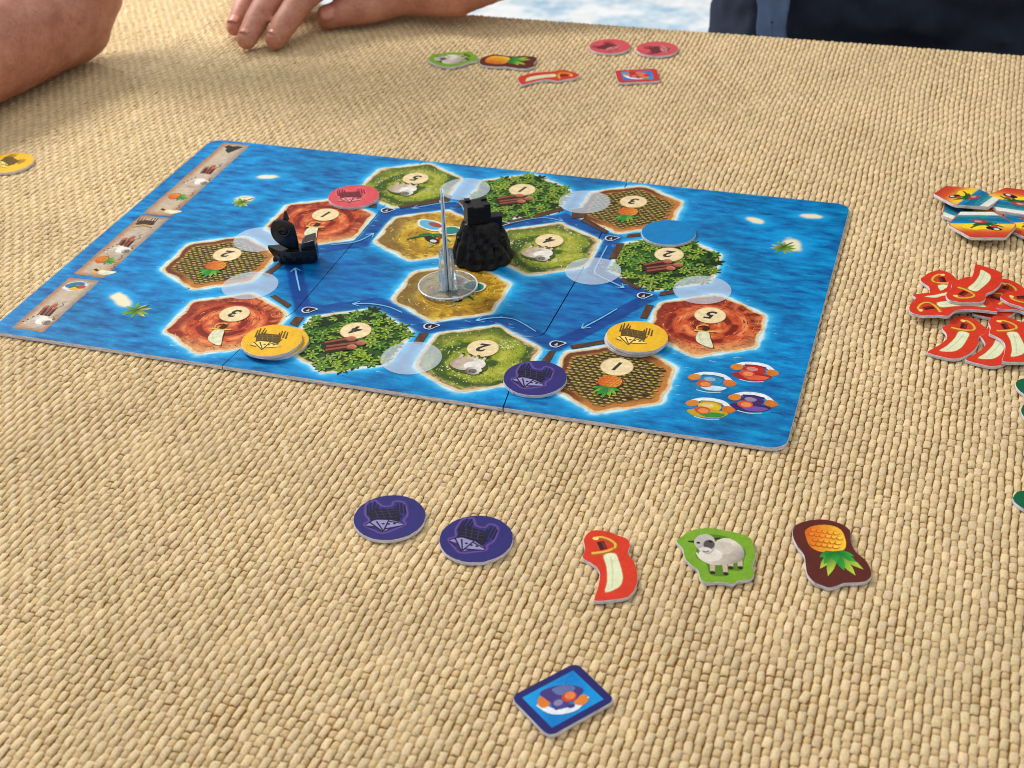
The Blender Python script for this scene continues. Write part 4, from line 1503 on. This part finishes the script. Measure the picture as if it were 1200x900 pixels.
def obox(name, cx, cy, wx, wy, z0, z1, r, mat, parent, taper=1.0, bev=.5):
    V = []
    for z, t in ((z0, 1.0), (z1, taper)):
        for sx, sy in ((-1, -1), (1, -1), (1, 1), (-1, 1)):
            x, y = sx * wx / 2 * t, sy * wy / 2 * t
            V.append((cx + x * math.cos(r) - y * math.sin(r), cy + x * math.sin(r) + y * math.cos(r), z))
    F = [(3, 2, 1, 0), (4, 5, 6, 7)] + [(i, (i + 1) % 4, (i + 1) % 4 + 4, i + 4) for i in range(4)]
    o = mesh(name, V, F, mat, parent)
    b = o.modifiers.new('bevel', 'BEVEL')
    b.width = bev * MM
    b.segments = 2
    return o


tower = obox('tower', -1.5, -1, 15.5, 14, 16, 37.0, rzf, BLACK, fort, .93, .7)
for i, (sx, sy) in enumerate(((-1, -1), (1, -1), (1, 1), (-1, 1))):
    x, y = sx * 5.2, sy * 4.6
    obox('merlon', -1.5 + x * math.cos(rzf) - y * math.sin(rzf), -1 + x * math.sin(rzf) + y * math.cos(rzf), 3.8, 3.8, 36.5, 37.9 + (i % 2) * .4, rzf, BLACK, tower, .95, .3)
obox('turret', 8.4, 3.5, 8, 8, 12, 28.5, rzf, BLACK, fort, .92, .6)
obox('door_arch', -3.6 + 2.5, -9.2 + .6, 5.5, 3, 17, 26, rzf, BLACK, fort, .8, .5)
obox('stair_block', 13.5, -1.0, 7, 6, 2, 15, rzf + .4, BLACK, fort, .7, .6)
obox('buttress', -11.5, -7.5, 6, 6, 1, 16, rzf - .3, BLACK, fort, .55, .6)
obox('buttress', 4.5, -13.5, 5.5, 5.5, 1, 13, rzf + .2, BLACK, fort, .55, .6)

# ------------------------------------------------------------------ clear stand with a card held edge-on
stand = empty('clear_stand', (112.5, 61, BT + .6))
tag(stand, 'clear plastic stand on round base holding a thin upright card', 'game piece')
n = 64
V, F = [], []
for r, z in ((17.4, .0), (17.9, .4), (17.9, 1.5), (17.5, 1.9)):
    V += [(r * math.cos(2 * math.pi * i / n), r * math.sin(2 * math.pi * i / n), z) for i in range(n)]
for k in range(3):
    F += [(k * n + i, k * n + (i + 1) % n, (k + 1) * n + (i + 1) % n, (k + 1) * n + i) for i in range(n)]
F += [tuple(range(n - 1, -1, -1)), tuple(3 * n + i for i in range(n))]
rb = mesh('round_base', V, F, CLEAR, stand)
V, F = [], []
for i in range(n):
    a = 2 * math.pi * i / n
    for k in range(8):
        b = 2 * math.pi * k / 8
        rr_ = 17.7 + .55 * math.cos(b)
        V.append((rr_ * math.cos(a), rr_ * math.sin(a), 1.75 + .45 * math.sin(b)))
F = [(i * 8 + k, ((i + 1) % n) * 8 + k, ((i + 1) % n) * 8 + (k + 1) % 8, i * 8 + (k + 1) % 8) for i in range(n) for k in range(8)]
mesh('raised_rim', V, F, MILKY, rb, smooth=True)
va = math.atan2(61 + 655, 112.5 - 392)          # viewing direction on the ground: the card is seen edge-on
va += math.radians(1.2)
dirx = np.array((math.cos(va), math.sin(va)))


def fin(off, w):
    """clear wedge beside the slot"""
    a, b = -9, 9
    P = [(a, 1.8), (b, 1.8), (b * .62, 24), (a * .62, 24)]
    nrm = np.array((-dirx[1], dirx[0]))
    V = []
    for o_, k in ((off, 1), (off + w, .82)):
        for (s, z) in P:
            q = dirx * s * k + nrm * (o_ if z < 5 or abs(o_) < 2 else o_ * .72)
            V.append((q[0], q[1], z))
    F = [(0, 1, 2, 3), (7, 6, 5, 4)] + [(i, i + 4, (i + 1) % 4 + 4, (i + 1) % 4) for i in range(4)]
    bm = bmesh.new()
    vs = [bm.verts.new([c * MM for c in v]) for v in V]
    for f in F:
        bm.faces.new([vs[i] for i in f])
    bmesh.ops.recalc_face_normals(bm, faces=bm.faces)
    me = bpy.data.meshes.new('clip_fin')
    bm.to_mesh(me)
    bm.free()
    me.materials.append(CLEAR)
    o = link(bpy.data.objects.new('clip_fin', me), stand)
    bv = o.modifiers.new('bevel', 'BEVEL')
    bv.width = .4 * MM
    bv.segments = 2


fin(1.6, 4.2)
fin(-1.6, -4.2)
CARD = plain('pale_card', lin(196, 208, 220), 0.5, 0.4, 0.08, 200)
CARD_DK = plain('card_core', lin(70, 72, 78), 0.8, 0.2, 0.2, 300)
CARD_BL = plain('blue_card_face', lin(150, 178, 204), 0.45, 0.35, 0.2, 60)


def card_slab(name, t0, t1, mat, parent, outline):
    nrm = np.array((-dirx[1], dirx[0]))
    P = smooth_closed(outline, 3)
    m = len(P)
    V = [tuple(dirx * s + nrm * t * (1.15 - .62 * z / 64)) + (z,) for t in (t0, t1) for s, z in P]
    F = [tuple(range(m)), tuple(range(2 * m - 1, m - 1, -1))] + [(i, i + m, (i + 1) % m + m, (i + 1) % m) for i in range(m)]
    bm = bmesh.new()
    vs = [bm.verts.new([c * MM for c in v]) for v in V]
    for f in F:
        bm.faces.new([vs[i] for i in f])
    bmesh.ops.recalc_face_normals(bm, faces=bm.faces)
    me = bpy.data.meshes.new(name)
    bm.to_mesh(me)
    bm.free()
    me.materials.append(mat)
    return link(bpy.data.objects.new(name, me), parent)


GH = [(-8, 2.2), (8, 2.2), (9.5, 20), (12, 34), (11, 48), (7, 58), (2, 64), (-4, 62), (-9, 52), (-12, 40), (-10, 22)]
cd_ = card_slab('upright_card', -.3, .3, CARD_DK, stand, [(s * .985, z) for s, z in GH])
card_slab('card_face', .3, 1.5, CARD_BL, cd_, GH)
card_slab('card_face', -1.5, -.3, CARD, cd_, GH)

# ------------------------------------------------------------------ black ship piece
ship = empty('ship_piece', (8, 70, BT + .3), math.radians(18.6))
tag(ship, 'black plastic ghost ship with a swirl marked sail on the blue course', 'game piece')


def loft(name, secs, mat, parent, smooth=False, bev=0):
    """secs: [(x, [(y, z), ...]), ...] closed loops along x"""
    m = len(secs[0][1])
    V = [(x, y, z) for x, P in secs for y, z in P]
    F = []
    for k in range(len(secs) - 1):
        for i in range(m):
            j = (i + 1) % m
            F.append((k * m + i, (k + 1) * m + i, (k + 1) * m + j, k * m + j))
    F += [tuple(range(m)), tuple((len(secs) - 1) * m + i for i in range(m - 1, -1, -1))]
    bm = bmesh.new()
    vs = [bm.verts.new([c * MM for c in v]) for v in V]
    for f in F:
        bm.faces.new([vs[i] for i in f])
    bmesh.ops.recalc_face_normals(bm, faces=bm.faces)
    me = bpy.data.meshes.new(name)
    bm.to_mesh(me)
    bm.free()
    me.materials.append(mat)
    o = link(bpy.data.objects.new(name, me), parent)
    if bev:
        b = o.modifiers.new('bevel', 'BEVEL')
        b.width = bev * MM
        b.segments = 2
    return o


def hull_sec(x, w0, w1, z0, z1):
    return (x, [(-w0, z0), (w0, z0), (w1, (z0 + z1) * .55), (w1 * .96, z1), (-w1 * .96, z1), (-w1, (z0 + z1) * .55)])


hull = loft('hull', [hull_sec(-16.5, .3, .6, 9.0, 11.5), hull_sec(-13, 1.8, 2.6, 3.5, 10.5), hull_sec(-9, 3.6, 4.8, 0, 9.8), hull_sec(-2, 4.8, 6.0, 0, 9.0), hull_sec(5, 4.8, 6.0, 0, 9.4), hull_sec(10.5, 4.4, 5.6, 0, 9.4), hull_sec(14, 3.4, 4.6, 1.5, 10.0)], BLACK_GLOSS, ship, bev=.35)
loft('stern_castle', [hull_sec(4.6, 4.2, 5.0, 7.4, 12.5), hull_sec(7, 4.4, 5.4, 7.4, 15.0), hull_sec(12.8, 4.4, 5.6, 7.4, 16.6), hull_sec(13.6, 4.2, 5.4, 8, 16.8)], BLACK_GLOSS, ship, bev=.4)
for x in (-12, -6.5, 0, 6, 11):
    for s in (-1, 1):
        loft('gun_port', [(x - 1.3, [(s * 5.2, 3.2), (s * 6.6, 3.2), (s * 6.6, 6.0), (s * 5.2, 6.0)]), (x + 1.3, [(s * 5.2, 3.2), (s * 6.6, 3.2), (s * 6.6, 6.0), (s * 5.2, 6.0)])], BLACK_GLOSS, hull, bev=.2)


def cyl(name, p, q, r0, r1, mat, parent, n=12):
    p, q = Vector(p), Vector(q)
    d = (q - p).normalized()
    a = d.orthogonal().normalized()
    b = d.cross(a)
    V = []
    for c, r in ((p, r0), (q, r1)):
        for i in range(n):
            t = 2 * math.pi * i / n
            V.append(tuple(c + a * r * math.cos(t) + b * r * math.sin(t)))
    F = [(i, (i + 1) % n, (i + 1) % n + n, i + n) for i in range(n)] + [tuple(range(n - 1, -1, -1)), tuple(n + i for i in range(n))]
    return mesh(name, V, F, mat, parent, smooth=False)


cyl('mast', (-1.5, 1, 6), (-3.4, 2.5, 30), 1.6, 1.1, BLACK_GLOSS, ship)
cyl('mast_top', (-3.4, 2.2, 28), (-3.2, 2.4, 33.6), 2.2, .7, BLACK_GLOSS, ship)


def bulge(s, z):
    return -2.2 - 3.0 * math.cos((s + 6) / 9) * math.cos((z - 22) / 12)


def sail():
    out = [(-13.2, 22), (-12.2, 26.8), (-9, 29.8), (-4, 29.4), (.6, 26.6), (2.0, 22.9), (2.6, 9.6), (-2.4, 9.0), (-7.4, 12.0), (-11.6, 16.6)]
    P = smooth_closed(out, 4)
    cen = np.mean(P, 0)
    V, F = [], []
    m = len(P)
    rings = [0.999, .8, .6, .4, .2]
    for side in (0, 1):
        for k in rings:
            for s, z in P:
                a, b = cen + (np.array((s, z)) - cen) * k
                V.append((a, bulge(a, b) + side * 1.5 + 2.2, b))
        V.append((cen[0], bulge(*cen) + side * 1.5 + 2.2, cen[1]))
    nr_ = len(rings)
    tot = nr_ * m + 1
    for side in (0, 1):
        o_ = side * tot
        for k in range(nr_ - 1):
            for i in range(m):
                F.append((o_ + k * m + i, o_ + k * m + (i + 1) % m, o_ + (k + 1) * m + (i + 1) % m, o_ + (k + 1) * m + i))
        for i in range(m):
            F.append((o_ + (nr_ - 1) * m + i, o_ + (nr_ - 1) * m + (i + 1) % m, o_ + nr_ * m))
    for i in range(m):
        F.append((i, tot + i, tot + (i + 1) % m, (i + 1) % m))
    bm = bmesh.new()
    vs = [bm.verts.new([c * MM for c in v]) for v in V]
    for f in F:
        bm.faces.new([vs[i] for i in f])
    bmesh.ops.recalc_face_normals(bm, faces=bm.faces)
    me = bpy.data.meshes.new('sail')
    bm.to_mesh(me)
    bm.free()
    me.materials.append(BLACK_GLOSS)
    me.polygons.foreach_set('use_smooth', [True] * len(me.polygons))
    return link(bpy.data.objects.new('sail', me), ship), cen


sl, scen = sail()
# raised swirl and rim on the sail
def relief(name, path, r):
    P = smooth_open(path, 4)
    V, F = [], []
    m = 6
    for k, (s, z) in enumerate(P):
        y = bulge(s, z) + 2.2 - .35
        a = P[max(k - 1, 0)]
        b = P[min(k + 1, len(P) - 1)]
        t = np.array((b[0] - a[0], b[1] - a[1]))
        t = t / (np.linalg.norm(t) + 1e-9)
        nn = np.array((-t[1], t[0]))
        for i in range(m):
            q = 2 * math.pi * i / m
            V.append((s + nn[0] * r * math.cos(q), y + r * .9 * math.sin(q), z + nn[1] * r * math.cos(q)))
    for k in range(len(P) - 1):
        for i in range(m):
            j = (i + 1) % m
            F.append((k * m + i, k * m + j, (k + 1) * m + j, (k + 1) * m + i))
    F += [tuple(range(m - 1, -1, -1)), tuple((len(P) - 1) * m + i for i in range(m))]
    return mesh(name, V, F, BLACK_GLOSS, sl, smooth=True)


sw_c = (-5.6, 22.6)
relief('swirl', [(sw_c[0] + (1.0 + .62 * t) * math.cos(1.15 * t + .4), sw_c[1] + (1.0 + .62 * t) * math.sin(1.15 * t + .4)) for t in np.linspace(0, 5.2, 14)], .95)
relief('swirl', [(sw_c[0] - (.8 + .5 * t) * math.cos(1.15 * t + .4), sw_c[1] - (.8 + .5 * t) * math.sin(1.15 * t + .4)) for t in np.linspace(0, 4.0, 12)], .8)

# ------------------------------------------------------------------ people


def blob_mesh(name, chains, mat, parent=None, voxel=2.0, smooth_it=6, prox=None):
    """one continuous body: tapered limb chains merged by a voxel remesh. chains: lists of (x, y, z, r) in mm"""
    bm = bmesh.new()
    for ch in chains:
        for (p, q) in zip(ch[:-1], ch[1:]):
            p, q = np.array(p, float), np.array(q, float)
            n = max(2, int(np.linalg.norm(q[:3] - p[:3]) / (min(p[3], q[3]) * .45)) + 1)
            for k in range(n + 1):
                c = p + (q - p) * k / n
                bmesh.ops.create_icosphere(bm, subdivisions=2, radius=c[3] * MM, matrix=Matrix.Translation(Vector(c[:3]) * MM))
    me = bpy.data.meshes.new(name)
    bm.to_mesh(me)
    bm.free()
    o = bpy.data.objects.new(name, me)
    COL.objects.link(o)
    r = o.modifiers.new('remesh', 'REMESH')
    r.mode = 'VOXEL'
    r.voxel_size = voxel * MM
    s = o.modifiers.new('smooth', 'SMOOTH')
    s.factor = .5
    s.iterations = smooth_it
    dg = bpy.context.evaluated_depsgraph_get()
    m2 = bpy.data.meshes.new_from_object(o.evaluated_get(dg))
    bpy.data.objects.remove(o)
    m2.name = name
    m2.materials.clear()
    m2.materials.append(mat)
    m2.polygons.foreach_set('use_smooth', [True] * len(m2.polygons))
    ob = link(bpy.data.objects.new(name, m2), parent)
    return ob


def P3(u, v, z):
    x, y = UP(u, v, z)
    return (x, y, z)


# person across the table: right hand resting on the cloth, dark clothes
wrist = (-42, 516, 29)
fin_ch = []
kn_i, kn_m, kn_r, kn_l = P3(378, -22, 42), P3(345, -34, 44), P3(318, -40, 41), P3(296, -42, 36)
ti, tm, tr_, tl = P3(323, 46, 10), P3(289, 46, 10), P3(275, 32, 9), P3(276, -12, 9)


def finger(kn, tip, r, lift):
    k, t = np.array(kn), np.array(tip)
    a = k + (t - k) * .45 + np.array((0, 0, lift))
    b = k + (t - k) * .78 + np.array((0, 0, lift * .55))
    return [(*k, r * 1.16), (*a, r * 1.06), (*b, r * .98), (*t, r * .82)]


th_tip, th_m, th_b = P3(384, 20, 12), P3(426, 10, 17), P3(470, -8, 24)
palm_c = (np.array(kn_i) + np.array(kn_l)) / 2
hand_ch = [finger(kn_i, ti, 11.8, 6), finger(kn_m, tm, 11.4, 7), finger(kn_r, tr_, 10.0, 6), finger(kn_l, tl, 8.2, 4),
           [(*th_tip, 11.2), (*((np.array(th_tip) + np.array(th_m)) / 2 + np.array((0, 0, 1.0))), 12.6), (*th_m, 15.0), (*th_b, 20), (*wrist, 24)],
           [(*kn_i, 12), (wrist[0] - 18, wrist[1] + 8, 38, 19), (*wrist, 23)],
           [(*kn_m, 12.5), (wrist[0] - 20, wrist[1] + 22, 40, 19), (wrist[0], wrist[1] + 12, 36, 22)],
           [(*kn_r, 12), (wrist[0] - 24, wrist[1] + 34, 38, 17), (wrist[0], wrist[1] + 16, 36, 21)],
           [(*kn_l, 10.5), (wrist[0] - 26, wrist[1] + 42, 34, 15), (wrist[0], wrist[1] + 18, 36, 20)],
           [(*kn_i, 10), (*kn_m, 11), (*kn_r, 11), (*kn_l, 9)],
           [(*wrist, 23), (wrist[0], wrist[1] + 16, 36, 21)],
           [(*wrist, 23), (10, 556, 48, 28), (110, 622, 114, 36), (190, 690, 185, 40)],
           [(wrist[0], wrist[1] + 16, 36, 21), (12, 570, 60, 26), (110, 630, 124, 34), (190, 690, 185, 40)],
           [(190, 690, 185, 42), (235, 745, 300, 48), (262, 770, 420, 56), (420, 790, 440, 70)],
           [(420, 790, 440, 90), (420, 780, 250, 105), (420, 775, 60, 110), (420, 780, -90, 115)]]
body_p = blob_mesh('person', hand_ch, SKIN, None, 2.6, 5)
tag(body_p, 'person in dark navy clothes resting one hand on the far cloth', 'person')
# finger and thumb nails


def nail(pos, nrm, direc, L, W, parent):
    nrm = Vector(nrm).normalized()
    d = Vector(direc)
    d = (d - nrm * d.dot(nrm)).normalized()
    s = nrm.cross(d)
    V, F = [], []
    nu, nv = 7, 7
    for i in range(nu):
        for j in range(nv):
            u, v = i / (nu - 1) * 2 - 1, j / (nv - 1) * 2 - 1
            ww = W / 2 * (1 - .25 * max(0, abs(u) - .3))
            p = Vector(pos) + d * (u * L / 2) * math.sqrt(max(0, 1 - .25 * v * v)) + s * v * ww - nrm * (v * v * W * .2) + nrm * .2
            V.append(tuple(p))
    for i in range(nu - 1):
        for j in range(nv - 1):
            F.append((i * nv + j, i * nv + j + 1, (i + 1) * nv + j + 1, (i + 1) * nv + j))
    o = mesh('finger_nail', V, F, NAIL, parent, smooth=True)
    sol = o.modifiers.new('solid', 'SOLIDIFY')
    sol.thickness = .0006
    return o


camv = Vector(CAM)
for tip, kn, r in ((ti, kn_i, 8.6), (tm, kn_m, 8.6), (tr_, kn_r, 8.0)):
    t, k = Vector(tip), Vector(kn)
    d = (t - k).normalized()
    up = Vector((0, 0, 1))
    nrm = (up - d * up.dot(d)).normalized()
    nail(t - d * 4 + nrm * (r * 1.04), nrm, d, 11.5, 11.5, body_p)
t = Vector(th_tip)
d = (t - Vector(th_m)).normalized()
tc = (camv - t).normalized()
nrm = (tc * .8 + Vector((-.2, 0, .45)))
nrm = (nrm - d * nrm.dot(d)).normalized()
nail(t - d * 1.5 + nrm * 10.7, nrm, d, 15, 15, body_p)

# clothing: dark sweater and blue shirt tail
sweat = blob_mesh('dark_sweater', [[(168, 672, 168, 47), (190, 692, 188, 50), (236, 746, 302, 58), (264, 772, 424, 66)],
                                   [(300, 790, 430, 80), (420, 800, 450, 100), (560, 790, 430, 80)],
                                   [(330, 775, 380, 110), (330, 765, 200, 118), (325, 750, 60, 118), (325, 745, -60, 118), (320, 740, -220, 120)],
                                   [(250, 740, 330, 74), (246, 716, 200, 78), (238, 704, 60, 82), (236, 700, -80, 84), (245, 700, -220, 86)],
                                   [(500, 775, 380, 110), (505, 765, 200, 118), (510, 750, 60, 118), (515, 745, -60, 118), (520, 740, -220, 120)],
                                   [(420, 755, 380, 120), (420, 745, 200, 122), (420, 735, 60, 122), (420, 730, -60, 122), (420, 730, -220, 122)],
                                   [(570, 790, 420, 62), (640, 745, 300, 56), (660, 660, 190, 50), (600, 600, 120, 46)]], NAVY, body_p, 6, 6)
fold_tex = bpy.data.textures.new('cloth_folds', 'CLOUDS')
fold_tex.noise_scale = 0.075
fold_tex.noise_depth = 2
dm = sweat.modifiers.new('folds', 'DISPLACE')
dm.texture = fold_tex
dm.texture_coords = 'LOCAL'
dm.strength = 0.055
dm.mid_level = 0.55
trous = blob_mesh('trousers', [[(330, 740, -250, 92), (320, 560, -215, 84), (315, 360, -205, 66), (315, 345, -700, 54)],
                               [(520, 740, -250, 92), (530, 560, -215, 84), (535, 360, -205, 66), (535, 345, -700, 54)]], NAVY, body_p, 8, 6)
tail = blob_mesh('shirt_tail', [[(182, 640, 200, 13), (196, 622, 90, 14), (214, 610, 10, 13), (228, 606, -100, 14)],
                                [(200, 632, 200, 15), (211, 618, 90, 15), (222, 606, 10, 14), (232, 603, -100, 14)],
                                [(220, 636, 200, 14), (228, 620, 90, 14), (232, 610, 10, 12), (236, 606, -100, 12)]], DENIM, body_p, 4, 4)

dm2 = tail.modifiers.new('folds', 'DISPLACE')
dm2.texture = fold_tex
dm2.texture_coords = 'LOCAL'
dm2.strength = 0.03
dm2.mid_level = 0.5
# person at the left: bare bent arm, elbow on the cloth
arm = blob_mesh('person', [[(-331, 333, 44, 44), (-341, 281, 45, 46), (-361, 201, 42, 44), (-384, 121, 38, 36), (-409, 21, 32, 29)],
                           [(-325, 345, 40, 40), (-319, 361, 62, 42), (-331, 391, 140, 48), (-354, 441, 300, 56), (-369, 471, 420, 62)],
                           [(-319, 351, 34, 32), (-331, 333, 44, 44)]], SKIN, None, 3.0, 8)
tag(arm, 'person leaning on the cloth with a bare forearm and bent elbow', 'person')
